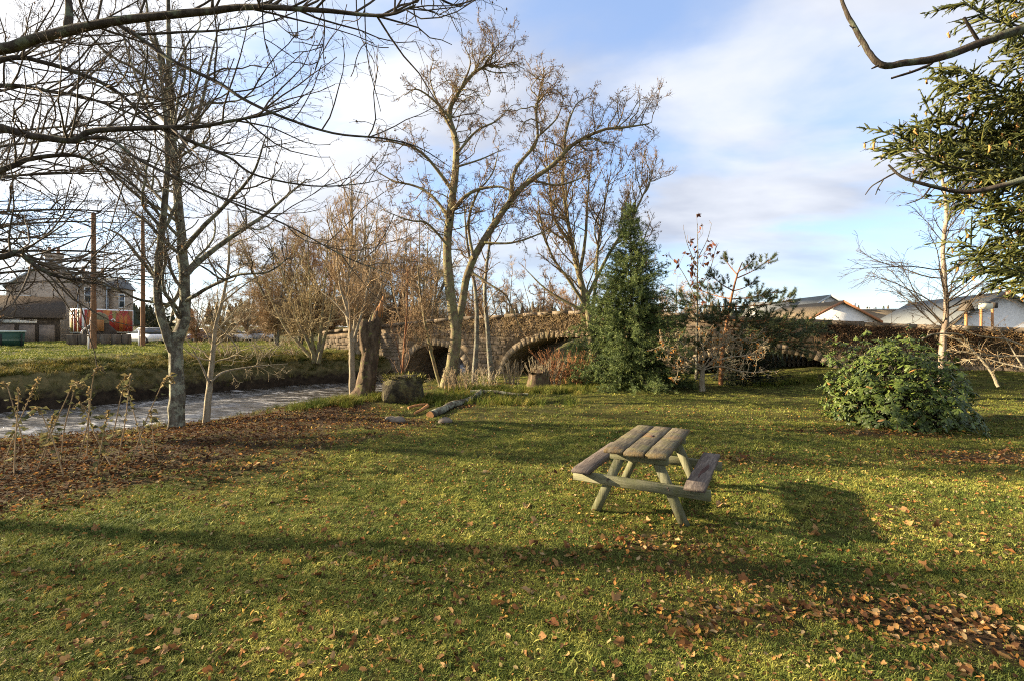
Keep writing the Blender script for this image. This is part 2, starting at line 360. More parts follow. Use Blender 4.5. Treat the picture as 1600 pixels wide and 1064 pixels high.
# ------------------------------------------------------------------ stone bridge
rg = np.random.default_rng(4)
br = thing('stone_bridge', 'old hump backed rubble stone road bridge with arches behind the trees', 'bridge', (0, 0, 0))
def mat_stone(name, c1, c2, c3, rnd=.7):
    m, t, b = new_mat(name)
    c = N(t, 'ShaderNodeTexCoord'); g_ = N(t, 'ShaderNodeNewGeometry')
    f = noise(t, g_.outputs['Position'], 3.0, 8, .7); col = ramp(t, f, [(.3, c1), (.5, c2), (.7, c3)])
    oi = N(t, 'ShaderNodeObjectInfo'); hs = N(t, 'ShaderNodeHueSaturation'); t.links.new(col, hs.inputs['Color'])
    t.links.new(math_n(t, 'ADD', math_n(t, 'MULTIPLY', oi.outputs['Random'], rnd), 1 - rnd * .55), hs.inputs['Value'])
    moss = ramp(t, noise(t, g_.outputs['Position'], 1.1, 6, .7), [(.52, (0, 0, 0)), (.66, (.8, .8, .8))])
    t.links.new(mixc(t, moss, hs.outputs[0], (.07, .062, .03)), b.inputs['Base Color'])
    b.inputs['Roughness'].default_value = .95; b.inputs['Specular IOR Level'].default_value = .1
    bump(t, b, noise(t, g_.outputs['Position'], 14, 8, .7), .8, .03)
    return m
M['stone'] = mat_stone('bridge_stone', (.085, .066, .047), (.17, .132, .094), (.27, .215, .155), .38)
M['mortar'] = mat_stone('bridge_mortar', (.075, .055, .034), (.17, .125, .078), (.29, .22, .145), 0)
M['ringstone'] = mat_stone('arch_stone', (.12, .09, .06), (.23, .18, .12), (.34, .27, .19), .5)
def bs(x): return (x - B0[0]) / BD[0]
S0, S1 = bs(-12.5), bs(23.)
def ptop(s):                                                     # parapet line, humped over the main arch
    x = B0[0] + s * BD[0]
    return np.interp(x, [-12.5, -8, -5.7, -2.5, 2.8, 5.5, 8.5, 12.8, 17.6, 23], [1.85, 2.2, 2.42, 2.62, 2.82, 2.77, 2.53, 2.20, 1.88, 1.7])
ARCH = [(bs(-4.45), 2.15, -.55, 1.72), (bs(2.8), 3.65, -.45, 2.12), (bs(10.35), 2.75, .1, 1.0)]      # centre, half span, spring z, rise
def intr(s, c, h, z0, rise): return z0 + rise * np.sqrt(np.maximum(0, 1 - np.abs((s - c) / h) ** 2.3))
cols = [S0]
for c, h, z0, rise in ARCH:
    cols += [c - h - .001] + list(c + h * -np.cos(np.linspace(0, np.pi, 33))) + [c + h + .001]
cols += list(np.arange(S0 + .7, S1, .7)) + [S1]; cols = np.array(sorted(cols))
def bot(s):
    r = -2.0
    for c, h, z0, rise in ARCH:
        if abs(s - c) <= h: r = float(intr(s, c, h, z0, rise))
    return r
DW = 6.0
V, F = [], []
for s in cols:
    tp, bo = float(ptop(s)), bot(s)
    for n, z in ((0, bo), (0, tp), (.42, tp), (.42, tp - .95), (DW - .42, tp - .95), (DW - .42, tp), (DW, tp), (DW, bo)):
        p = B0 + BD * s - BN * n; V.append((p[0], p[1], z))
for k in range(len(cols) - 1):
    for j in range(8):
        F.append((k * 8 + j, k * 8 + (j + 1) % 8, k * 8 + 8 + (j + 1) % 8, k * 8 + 8 + j))
part('wall', V, F, M['mortar'], br)
def stone_mesh(seed):
    r = np.random.default_rng(seed); vs_ = []
    for z, e in ((-.5, .0), (.32, .0), (.5, .16)):
        for a, c in ((-1, -1), (1, -1), (1, 1), (-1, 1)):
            vs_.append((a * (.5 - e * .55) + r.normal(0, .035), c * (.5 - e) + r.normal(0, .05), z + r.normal(0, .05)))
    q = [(4 * k + i, 4 * k + (i + 1) % 4, 4 * k + 4 + (i + 1) % 4, 4 * k + 4 + i) for k in range(2) for i in range(4)] + [(8, 9, 10, 11)]
    return np.array(vs_), np.array(q)          # local x along the wall, y up, z out of the wall
SV = [stone_mesh(s) for s in range(8)]
SM = [mesh_data('stone', v, q, M['stone']) for v, q in SV]
rotm = np.array([[BD[0], 0, BN[0]], [BD[1], 0, BN[1]], [0, 1, 0]])
from mathutils import Matrix
MR = Matrix(rotm.tolist()).to_4x4()
def in_arch(s, z, extra=.5):
    for c, h, z0, rise in ARCH:
        if abs(s - c) < h + extra and z < z0 + (rise + extra) * math.sqrt(max(0, 1 - abs((s - c) / (h + extra)) ** 2.3)) + .02: return True
    return False
cand = []
z = -.9
while z < 3.0:
    hh = rg.uniform(.13, .27); s = S0 + rg.uniform(0, .4)
    while s < S1:
        w = rg.uniform(.2, .62); sc_ = s + w / 2; zc_ = z + hh / 2
        p = B0 + BD * sc_
        if zc_ + hh / 2 < ptop(sc_) - .17 and not in_arch(sc_ - w * .35, zc_ - hh * .4) and not in_arch(sc_ + w * .35, zc_ - hh * .4) and zc_ > gz(p[0] + BN[0] * .4, p[1] + BN[1] * .4) - .15:
            if p[1] > 5 and abs(p[0] / p[1]) < 1.12: cand.append((sc_, zc_, w - .035, hh - .03, w * hh / p[1] ** 2))
        s += w
    z += hh
cand.sort(key=lambda c: -c[4])
rest = []
for i, (s, zz, w, h, _) in enumerate(cand):
    zz += rg.normal(0, .018); h *= rg.uniform(.82, 1.02)
    pr = .035 + rg.uniform(0, .025); p = B0 + BD * s + BN * .012
    k = int(rg.integers(8)); th = rg.normal(0, .06)
    if i < 300:
        o = obj('stone', SM[k], br)
        o.matrix_world = Matrix.Translation((p[0], p[1], zz)) @ MR @ Matrix.Rotation(th, 4, 'Z') @ Matrix.Diagonal((w, h, pr, 1))
    else:
        v, q = SV[k]; rest.append(((v * [w, h, pr]) @ rotm.T + [p[0], p[1], zz], q))
if rest:
    v, f = merge(rest); part('rubble_stone', v, f, M['stone'], br, kind='stuff')
for c, h, z0, rise in ARCH:                                       # ring of cut voussoirs round each arch
    nv = int(round(2.55 * h / .27)) | 1; ring = .36
    ts = np.linspace(0, np.pi, 400); xs, zs = c - h * np.cos(ts), intr(c - h * np.cos(ts), c, h, z0, rise)
    L = np.concatenate([[0], np.cumsum(np.hypot(np.diff(xs), np.diff(zs)))]); 
    ends = np.interp(np.linspace(0, L[-1], nv + 1), L, np.arange(400))
    def at_ring(i):
        i0 = int(min(max(round(i), 1), 398)); tx, tz = xs[i0 + 1] - xs[i0 - 1], zs[i0 + 1] - zs[i0 - 1]; l = math.hypot(tx, tz)
        return np.array([xs[i0], zs[i0]]), np.array([-tz / l, tx / l])
    for a, b_ in zip(ends[:-1], ends[1:]):
        (pa, na), (pb, nb) = at_ring(a), at_ring(b_); rr = ring * rg.uniform(.92, 1.08); out = .014 + rg.uniform(0, .012)
        if pa[1] + pb[1] < -1.6: continue
        quad = [pa, pb, pb + nb * rr, pa + na * rr]; mb = MB()
        def W3(q, n): p = B0 + BD * q[0] + BN * n; return (p[0], p[1], q[1])
        ce = sum(quad) / 4
        mb.hexa([W3(q, -.25) for q in quad], [W3(ce + (q - ce) * .98, out) for q in quad])
        mb.build('voussoir', M['ringstone'], br)
s = S0
while s < S1 - .5:                                               # coping slabs on the parapet
    w = rg.uniform(.7, 1.15); a, b_ = s + .012, min(s + w - .012, S1); mb = MB()
    q = []
    dz = rg.uniform(-.012, .02)
    for n in (.09, -.51):
        for zz in (-.01, .16 + dz):
            q += [(*(B0 + BD * a + BN * n), float(ptop(a)) + zz), (*(B0 + BD * b_ + BN * n), float(ptop(b_)) + zz)]
    mb.hexa([q[0], q[1], q[5], q[4]], [q[2], q[3], q[7], q[6]]); mb.build('coping_stone', M['stone'], br); s += w

# slatted timber barrier standing inside the low flood arch
M['old_timber'] = mat_noise('old_timber', [(.3, (.05, .04, .03)), (.7, (.17, .14, .105))], 6, .9, .5, .01, (1, 1, .15))
c_, h_, z0_, _r = ARCH[2]
bp = B0 + BD * (c_ + 1.0) - BN * .9
fz = gz(*bp)
fe = thing('slatted_timber_barrier', 'dark upright slatted timber barrier inside the low right hand arch', 'fence', (bp[0], bp[1], fz - .1), math.atan2(BD[1], BD[0]))
for k in range(13): MB().box(-.9 + k * .17, -.9 + k * .17 + .10, -.02, .02, 0, 1.05 - .02 * (k % 3), .004).build('slat', M['old_timber'], fe)
for zz in (.25, .8): MB().box(-.95, 1.3, .022, .065, zz, zz + .09).build('rail', M['old_timber'], fe)
# ------------------------------------------------------------------ bare trees
def spline(pts, k):
    p = np.asarray(pts, float); 
    if len(p) == 2: return p[0] + (p[1] - p[0]) * np.linspace(0, 1, k)[:, None]
    q = np.vstack([2 * p[0] - p[1], p, 2 * p[-1] - p[-2]]); out = []
    for u in np.linspace(0, len(p) - 1 - 1e-6, k):
        i = int(u); f = u - i; a, b_, c, d = q[i:i + 4]
        out.append(.5 * (2 * b_ + (c - a) * f + (2 * a - 5 * b_ + 4 * c - d) * f * f + (3 * b_ - a - 3 * c + d) * f ** 3))
    return np.array(out)
def lerp_rows(A, idx, t):
    k = A.shape[1]; u = t * (k - 1); i = np.minimum(u.astype(int), k - 2); f = u - i
    if A.ndim == 3: f = f[:, None]
    return A[idx, i] * (1 - f) + A[idx, i + 1] * f, i
UP = np.array([0, 0, 1.])
def sprout(rng, P, Rr, sp):
    """one generation of side branches for all parent branches at once"""
    L = np.linalg.norm(np.diff(P, axis=1), axis=2).sum(1)
    n = rng.poisson(np.minimum(sp['n'] * L, sp.get('cap', 60)))
    idx = np.repeat(np.arange(len(P)), n)
    if len(idx) == 0: return None
    t = rng.uniform(sp.get('t0', .2), 1, len(idx)) ** sp.get('tp', 1.0)
    base, i0 = lerp_rows(P, idx, t); rl, _ = lerp_rows(Rr, idx, t)
    tan = nrm(P[idx, i0 + 1] - P[idx, i0])
    v = rng.normal(size=(len(idx), 3)); v += UP * sp.get('bias', 0); 
    if 'side' in sp: v += np.array(sp['side'])
    v[:, 2] *= sp.get('flat', 1)
    pe = nrm(v - (v * tan).sum(1, keepdims=True) * tan)
    a = np.radians(np.clip(rng.normal(sp['ang'], sp.get('angs', 12), len(idx)), 12, 110))[:, None]
    d = nrm(np.cos(a) * tan + np.sin(a) * pe)
    Lc = np.clip(L[idx] * sp['ratio'] * (1 - sp.get('fall', .6) * t) * rng.uniform(.55, 1.25, len(idx)), sp.get('lmin', .08), sp.get('lmax', 9))
    k = sp['k']; st = k - 1
    pts = np.empty((len(idx), k, 3)); pts[:, 0] = base; p = base.copy()
    for s in range(st):
        d = nrm(d + rng.normal(0, sp.get('wig', .2), d.shape) + UP * (sp.get('up', .05) - sp.get('droop', 0) * (s / st)))
        p = p + d * (Lc / st)[:, None]; pts[:, s + 1] = p
    r0 = np.clip(np.minimum(rl * .8, Lc * sp.get('rf', .02)), sp['rmin'], None)
    rr = r0[:, None] * np.linspace(1, .35, k)[None, :]; rr = np.maximum(rr, sp['rmin'] * .8)
    return pts, rr
def needles(rng, P, R0, per_m, nl, nw, cols, fwd=.55, flat=1.0):
    """needle-bearing shoots: P (n,k,3) shoot paths; thin triangles leaning forward all round"""
    L = np.linalg.norm(np.diff(P, axis=1), axis=2).sum(1); n = np.maximum(3, (L * per_m).astype(int)); idx = np.repeat(np.arange(len(P)), n); t = rng.uniform(0, 1, len(idx))
    b, i0 = lerp_rows(P, idx, t); tan = nrm(P[idx, i0 + 1] - P[idx, i0]); v = rng.normal(size=b.shape); v[:, 2] *= flat
    pe = nrm(v - (v * tan).sum(1, keepdims=True) * tan); D = nrm(tan * fwd + pe); S = nrm(np.cross(D, rng.normal(size=b.shape)))
    l = nl * rng.uniform(.7, 1.2, (len(b), 1)); w = nw * .5
    V = np.stack([b - S * w, b + S * w, b + D * l], 1).reshape(-1, 3); F = np.arange(len(b) * 3).reshape(-1, 3)
    base = np.array(cols)[rng.integers(len(cols), size=len(P))][idx]; c = base * rng.uniform(.75, 1.25, (len(b), 1))
    return V, F, np.repeat(c, 3, 0)
def resample(stems, k=12):
    P = np.stack([spline(s[0], k) for s in stems]); Rr = np.stack([np.linspace(1, 0, k) ** .85 * (s[1] - s[2]) + s[2] for s in stems]); return P, Rr
def tree(name, label, stems, gens, bark, twig, cat='tree', group=None, seed=1, limbs=True, flare=1.25, tips=None, trunkname='trunk', nstem=1, sides=9):
    """stems: (points, base radius, tip radius); the first nstem are trunks, the others big limbs.  gens: generations of side branches"""
    rng = np.random.default_rng(seed)
    org = np.array(stems[0][0][0], float)
    root = thing(name, label, cat, org, group=group)
    for i, (pts, r0, r1) in enumerate(stems):
        k = max(8, len(pts) * 4); q = spline(pts, k); rr = (np.linspace(1, 0, k) ** .85 * (r0 - r1) + r1)
        if i < nstem: rr = rr * (1 + (flare - 1) * np.exp(-np.linspace(0, 1, k) * 9)) 
        rr = rr * (1 + rng.normal(0, .025, k)); q[1:-1] += rng.normal(0, .06, (k - 2, 3)) * rr[1:-1, None]
        m_ = sides if i < nstem else 7
        v, f = tubes((q - org)[None], rr[None], m_)
        if i < nstem and r0 > .06:
            aa = np.tile(np.arange(m_) * 6.2832 / m_, k); hh = np.repeat(np.linspace(0, 1, k), m_) * 7
            v = v + nrm(v - np.repeat(q - org, m_, 0)) * ((.07 * np.sin(aa * 3 + hh) + .05 * np.sin(aa * 5 - hh * 1.7) + rng.normal(0, .02, len(v))) * np.repeat(rr, m_))[:, None]
        part(trunkname if i < nstem else 'limb', v, f, M[bark], root, smooth_=True)
    P, Rr = resample(stems); crown = []; lastP = P
    for gi, sp in enumerate(gens):
        if 'spike' in sp:                                          # finest twigs: one thin face each
            v, f, _ = needles(rng, P, None, sp['n'], sp['l'], sp['w'], [(0, 0, 0)], fwd=.8); crown.append((v - org, f)); break
        res = sprout(rng, P, Rr, sp)
        if res is None: break
        P2, R2 = res
        big = (R2[:, 0] > sp.get('limb_r', .022)) if (limbs and gi == 0) else np.zeros(len(P2), bool)
        if big.sum() > 40: big[np.argsort(-R2[:, 0])[40:]] = False
        for j in np.nonzero(big)[0]:
            q = spline(P2[j], 14); q[1:-1] += rng.normal(0, .25, (12, 3)) * R2[j, :1]; rr = np.interp(np.linspace(0, 1, 14), np.linspace(0, 1, R2.shape[1]), R2[j])
            v, f = tubes((q - org)[None], rr[None], 6); part('limb', v, f, M[bark], root, smooth_=True)
        sm = ~big
        if sm.any(): crown.append(tubes(P2[sm] - org, R2[sm], 5 if gi == 0 else (4 if gi == 1 else 3)))
        keepP = sp.get('keep', False)
        P, Rr = (P2, R2); lastP = P2
    if crown:
        v, f = merge(crown); part('crown', v, f, M[twig], root, kind='stuff')
    if tips: tips(rng, lastP - org, root)
    return root
def buds(size, share, mat, name='catkin', per=1, jit=.03):
    def fn(rng, P, root):
        e = P[rng.random(len(P)) < share]; n = len(e)
        u = rng.integers(1, P.shape[1], (n, per)); c = e[np.arange(n)[:, None], u].reshape(-1, 3) + rng.normal(0, jit, (n * per, 3)); n = len(c)
        s = size * rng.uniform(.6, 1.4, (n, 1, 1))
        o = np.array([(1, 0, 0), (-.5, .87, 0), (-.5, -.87, 0), (0, 0, 1.5), (0, 0, -1.5)])[None] * s
        V = (c[:, None] + o).reshape(-1, 3); f = np.array([(0, 1, 3), (1, 2, 3), (2, 0, 3), (1, 0, 4), (2, 1, 4), (0, 2, 4)])
        F = (np.arange(n)[:, None, None] * 5 + f[None]).reshape(-1, 3); part(name, V, F, mat, root, kind='stuff')
    return fn
def leafset(B, D, L, W, rng, fold=.25, curl=0.0):
    """folded leaves of two triangles each side; B base, D direction, L, W sizes"""
    n = len(B); r = rng.normal(size=(n, 3)); S = nrm(np.cross(D, r)); U = np.cross(S, D); L = np.broadcast_to(np.asarray(L, float).reshape(-1, 1), (n, 1)); W = np.broadcast_to(np.asarray(W, float).reshape(-1, 1), (n, 1))
    mid = B + D * L * .5; tip = B + D * L - U * L * curl
    V = np.stack([B, mid + S * W * .5 + U * W * fold, tip, mid - S * W * .5 + U * W * fold], 1).reshape(-1, 3)
    b4 = np.arange(n)[:, None] * 4
    return V, np.concatenate([b4 + [0, 1, 2], b4 + [0, 2, 3]])
def leaf_tips(colors, size, share, per=3, name='dead_leaf', kind='stuff', down=.6):
    def fn(rng, P, root):
        e = P[rng.random(len(P)) < share]; n = len(e) * per
        u = rng.integers(1, P.shape[1], (len(e), per)); c = e[np.arange(len(e))[:, None], u].reshape(-1, 3)
        D = nrm(rng.normal(size=(n, 3)) - UP * down); L = size * rng.uniform(.6, 1.4, n)
        V, F = leafset(c, D, L, L * .55, rng, .3, .25)
        cc = np.array(colors)[rng.integers(len(colors), size=n)] * rng.uniform(.7, 1.3, (n, 1)); part(name, V, F, M['leaf'], root, np.repeat(cc, 4, 0), kind=kind)
    return fn
def multi(*fs):
    def fn(rng, P, root):
        for f in fs: f(rng, P, root)
    return fn
BROWN = [(.20, .09, .03), (.26, .13, .045), (.14, .06, .025)]
def Q(Y, *pp, dy=None, base=None):
    """photo pixels at the tree's own distance Y -> points in space; dy bends the branch nearer or farther along its length"""
    n = len(pp); dy = dy or [0]; out = []
    for i, p in enumerate(pp):
        o = float(np.interp(i / max(1, n - 1), np.linspace(0, 1, len(dy)), dy)); out.append(PX(p[0], p[1], Y + o))
    if base is not None: out[0][2] = gz(out[0][0], out[0][1]) - .06
    return np.array(out)
def G4(n1=2.4, n2=4.5, n3=6, n4=7, rmin=.004, wig=.22, up=.06, r1=.55, lm=3.0, ang=50, t0=.3):
    return [dict(n=n1, ang=ang, ratio=r1, fall=.6, lmax=lm, lmin=.5, k=8, wig=wig, up=up, rf=.017, rmin=rmin * 2.2, t0=t0, bias=.3),
            dict(n=n2, ang=46, ratio=.48, fall=.5, lmax=1.2, lmin=.22, k=6, wig=wig * 1.1, up=up, rf=.014, rmin=rmin * 1.4, t0=.18, bias=.15),
            dict(n=n3, ang=44, ratio=.45, fall=.4, lmax=.55, lmin=.12, k=4, wig=wig * 1.2, up=up, rf=.013, rmin=rmin, t0=.15), dict(spike=1, n=n4 * 2.6, l=.17, w=rmin * 1.7)]

# big forked tree with lichen on the near bank
Y = 10.85
tree('forked_bank_tree', 'tall forked tree with grey lichen on its trunk on the left river bank',
     [(Q(Y, (275, 672), (277, 600), (276, 540), (288, 500), (288, 427), (279, 329), (271, 236), (265, 154), (264, 70), (262, -40), dy=[0, .1, .3], base=1), .16, .028),
      (Q(Y, (270, 548), (258, 515), (246, 462), (251, 380), (258, 310), (262, 240), (255, 150), (245, 60), dy=[0, -.3, -.9, -1.2]), .105, .018),
      (Q(Y, (289, 430), (316, 405), (360, 372), (409, 340), (450, 305), (480, 280), dy=[0, .5, 1.0]), .075, .012),
      (Q(Y, (284, 394), (311, 362), (355, 318), (395, 272), (415, 215), dy=[0, -.5, -1.2]), .06, .01),
      (Q(Y, (272, 250), (300, 205), (318, 150), (330, 90), (345, 30), dy=[0, .4, .9]), .055, .01),
      (Q(Y, (268, 200), (232, 160), (205, 100), (190, 40), dy=[0, .4, 1.0]), .05, .01),
      (Q(Y, (258, 480), (278, 462), (282, 430), (276, 400), dy=[0, .2]), .05, .02),
      (Q(Y, (247, 440), (215, 400), (190, 370), (160, 355), dy=[0, -.3, -.6]), .045, .01),
      (Q(Y, (292, 470), (330, 448), (372, 430), (420, 425), (455, 400), dy=[0, -.6, -1.0]), .045, .008),
      (Q(Y, (281, 345), (240, 300), (205, 270), (175, 225), dy=[0, .6, 1.2]), .045, .008)],
     G4(2.5, 4.8, 6.5, 7, .0040, .2, .07, .5, 2.2), 'bark_lichen', 'twig_grey', seed=3, flare=1.15,
     tips=multi(buds(.012, .35, M['bud'], 'catkin', 1), leaf_tips(BROWN, .06, .05, 1)))
Y = 11.6
tree('slim_pale_tree', 'slim pale barked young tree beside the forked tree at the water',
     [(Q(Y, (322, 662), (327, 610), (332, 560), (337, 510), (350, 460), (358, 400), (356, 330), dy=[0, .2, .5], base=1), .075, .012),
      (Q(Y, (327, 598), (312, 565), (300, 545), dy=[0, -.3]), .028, .008), (Q(Y, (329, 596), (352, 580), (400, 572), (450, 568), dy=[0, .5, .9]), .03, .006),
      (Q(Y, (338, 508), (365, 535), (375, 560), dy=[0, .3]), .02, .006), (Q(Y, (345, 475), (390, 440), (430, 420), dy=[0, .4]), .022, .006)],
     G4(2.6, 4.5, 5, 5, .0034, .24, .03, .5, 1.3), 'bark_pale', 'twig_pale', seed=5, limbs=False)

# overhanging tree whose trunk stands left of the frame
Y = 5.0
tree('overhanging_tree', 'dark bare tree at the left edge whose long branches overhang the lawn', 
     [(np.array([(-11.9, 5.65, gz(-11.9, 5.65) - .1), (-11.85, 5.7, 1.5), (-11.95, 5.6, 3.2), (-11.8, 5.7, 5.0), (-12.1, 5.8, 7.2), (-12.0, 5.6, 9.5)]), .17, .05),
      (np.vstack([[-11.85, 5.65, 4.3], Q(Y, (-160, 105), (-60, 88), (0, 78), (85, 54), (180, 34), (304, 20), (396, 12), (500, 17), (600, 25), (650, 8), dy=[0, -.2, -.5, -.8])]), .07, .005),
      (Q(Y - .1, (180, 36), (220, 61), (270, 96), (338, 128), (382, 156), (440, 183), (521, 209), (597, 217), (654, 231), (704, 262), dy=[0, -.2, -.1]), .024, .003),
      (Q(Y - .1, (200, 45), (210, 54), (288, 51), (355, 47), (423, 34), (474, 14), dy=[0, .3, .5]), .018, .004),
      (np.vstack([[-11.85, 5.65, 3.5], Q(Y, (-150, 205), (-60, 195), (0, 200), (51, 213), (118, 220), (145, 205), (250, 200), (304, 200), (365, 189), (419, 179), (467, 162), dy=[0, .1, .3])]), .054, .005),
      (Q(Y, (250, 201), (304, 223), (359, 247), (399, 274), (487, 291), (560, 288), (600, 280), dy=[.15, .4, .8]), .019, .003),
      (Q(Y, (118, 219), (169, 217), (217, 250), (288, 284), (372, 321), (447, 352), (540, 402), (610, 430), dy=[.1, -.1, -.2]), .019, .003),
      (np.vstack([[-11.85, 5.65, 3.1], Q(Y, (-120, 290), (0, 267), (44, 250), (101, 243), (135, 249), (189, 277), (257, 331), dy=[.2, .5, 1.0])]), .042, .004),
      (np.vstack([[-11.85, 5.65, 4.0], Q(Y, (-140, 150), (0, 95), (68, 98), (169, 135), (245, 195), (330, 235), (420, 250), dy=[.4, .8, 1.4])]), .04, .004),
      (np.vstack([[-11.85, 5.65, 3.7], Q(Y, (-140, 170), (0, 135), (85, 145), (145, 156), (240, 195), (300, 240), dy=[.5, 1.0, 1.3])]), .035, .004),
      (np.vstack([[-11.85, 5.65, 2.2], Q(Y, (-120, 410), (0, 402), (28, 395), (56, 416), (85, 431), (132, 440), (188, 452), dy=[.1, .3, .6])]), .045, .004),
      (Q(Y - .1, (106, 46), (108, 15), (106, -20), (118, -80), dy=[0, .1]), .042, .012)] +
     [(Q(Y - .6, (430, -60), (520, -70), (620, -60), (660, -30), (690, 0), (720, 12), dy=[0, .2]), .03, .005)] + [(Q(Y - .6 + .1 * (i % 3), (x, -60), (x + 4, -10), (x + 9, y * .5), (x + dx, y), dy=[0, .1]), .008, .003) for i, (x, y, dx) in enumerate(((455, 60, 10), (498, 110, -6), (552, 100, 34), (565, 175, 30), (640, 55, 18), (655, 30, 60), (405, 130, 30), (420, 60, 40)))],
     [dict(n=2.9, ang=48, ratio=.30, fall=.3, lmax=1.2, lmin=.3, k=7, wig=.15, up=.06, bias=.6, rf=.009, rmin=.0055, t0=.3, cap=40),
      dict(n=4.8, ang=45, ratio=.42, fall=.4, lmax=.55, lmin=.12, k=6, wig=.18, up=0, droop=.08, rf=.009, rmin=.0024, t0=.15),
      dict(n=5.5, ang=42, ratio=.45, fall=.3, lmax=.25, lmin=.06, k=4, wig=.2, up=0, rf=.010, rmin=.0019, t0=.15)],
     'bark_dark', 'twig_dark', seed=11, limbs=True, tips=buds(.008, .12, M['bud'], 'cone_bud', 2, .01))
# dense twiggy tree just out of frame left on the bank
tree('twiggy_bank_tree', 'densely twigged bare tree at the far left edge of the river bank',
     [(np.array([(-13.3, 9.0, gz(-13.3, 9.0) - .1), (-13.2, 9.1, 1.8), (-13.3, 9.2, 3.6), (-13.0, 9.3, 6), (-13.1, 9.2, 9)]), .2, .04)] +
     [(np.array([(-13.25, 9.1, z0), (-11.6 + dx * .3, 9.2 + dy * .4, z0 + .6 + dz * .4), (-10.0 + dx * .7, 9.4 + dy * .8, z0 + .85 + dz * .7), (-8.5 + dx, 9.5 + dy, z0 + .8 + dz)]), .042, .006)
      for z0, dx, dy, dz in ((2.0, 0, .2, .1), (2.6, .3, -.6, .3), (3.2, .2, .8, .3), (3.8, .5, -.2, .5), (4.4, .1, .5, .9), (5.0, .4, -.5, 1.0), (5.8, .2, .2, 1.5), (1.5, -.6, -.3, -.2), (2.3, .4, 1.0, .2), (3.0, -.2, -1.0, .3), (3.5, .6, .3, .1), (4.2, -.2, 1.2, .5), (4.8, .8, .2, .6), (2.9, .9, .5, -.2))],
     G4(1.9, 4.2, 4.6, 6, .0038, .24, .04, .45, 1.6), 'bark_dark', 'twig_dark', seed=12, limbs=False, tips=buds(.014, .25, M['bud'], 'catkin'))

# two more bare trees left of the frame, whose crowns dapple the foreground
for i, (x_, y_, lab) in enumerate([(-17.6, 5.6, 'bare tree beyond the left edge on the river bank'), (-15.6, 4.0, 'bare tree beyond the left edge nearer the viewer')]):
    r_ = np.random.default_rng(130 + i); g_ = gz(x_, y_); st = [(np.array([(x_, y_, g_ - .1), (x_ + .1, y_, 2), (x_, y_ + .1, 4.5), (x_ + .1, y_, 9)]), .15, .03)]
    for k in range(11):
        a = r_.uniform(0, 6.28); z0 = r_.uniform(2.6, 7); l = r_.uniform(1.4, 2.6); st.append((np.array([(x_, y_, z0), (x_ + l * .5 * math.cos(a), y_ + l * .5 * math.sin(a), z0 + .6), (x_ + l * math.cos(a), y_ + l * math.sin(a), z0 + 1.1)]), .05, .012))
    tree('bank_tree', lab, st, [dict(n=3.2, ang=48, ratio=.5, lmax=1.5, lmin=.3, k=5, wig=.2, up=.05, rf=.014, rmin=.009, t0=.2), dict(n=4.5, ang=46, ratio=.45, lmax=.7, lmin=.15, k=4, wig=.22, up=.03, rf=.013, rmin=.006, t0=.15)], 'bark_dark', 'twig_dark', seed=140 + i, limbs=False, group='bare trees beyond the left edge')
# the two alders in the middle
Y = 17.1
AL = lambda **k: G4(3.5, 5.6, 7.0, 8.0, .0058, .32, .03, .4, 1.5, **k)
tree('tall_alder', 'tall gnarled alder with upright main trunk left of centre', 
     [(Q(Y, (697, 612), (712, 530), (702, 446), (699, 378), (707, 311), (714, 232), (702, 181), (715, 147), (743, 113), (777, 96), dy=[0, .2, .2, -.2], base=1), .21, .02),
      (Q(Y, (709, 302), (680, 262), (653, 235), (620, 224), (588, 220), dy=[0, -.5, -.9]), .07, .012),
      (Q(Y, (703, 345), (680, 312), (650, 292), (614, 283), (582, 264), dy=[0, .6, 1.1]), .07, .012),
      (Q(Y, (706, 330), (735, 302), (777, 292), (800, 300), dy=[0, -.3, -.5]), .075, .02),
      (Q(Y, (714, 240), (745, 205), (775, 190), (800, 165), dy=[0, .5, .9]), .055, .01),
      (Q(Y, (703, 185), (675, 155), (650, 140), (632, 150), dy=[0, -.4, -.8]), .05, .01),
      (Q(Y, (712, 215), (690, 175), (672, 125), (678, 92), dy=[0, .5, .8]), .045, .01),
      (Q(Y, (720, 140), (735, 100), (725, 72), dy=[0, -.3]), .04, .01),
      (Q(Y, (700, 385), (668, 350), (640, 345), (600, 330), dy=[0, -.6, -1]), .05, .01),
      (Q(Y, (711, 262), (750, 250), (790, 232), dy=[0, .6]), .045, .01)],
     AL(), 'bark_alder', 'twig_brown', seed=21, flare=1.3, tips=buds(.017, .5, M['bud'], 'cone', 2, .05))
Y = 17.5
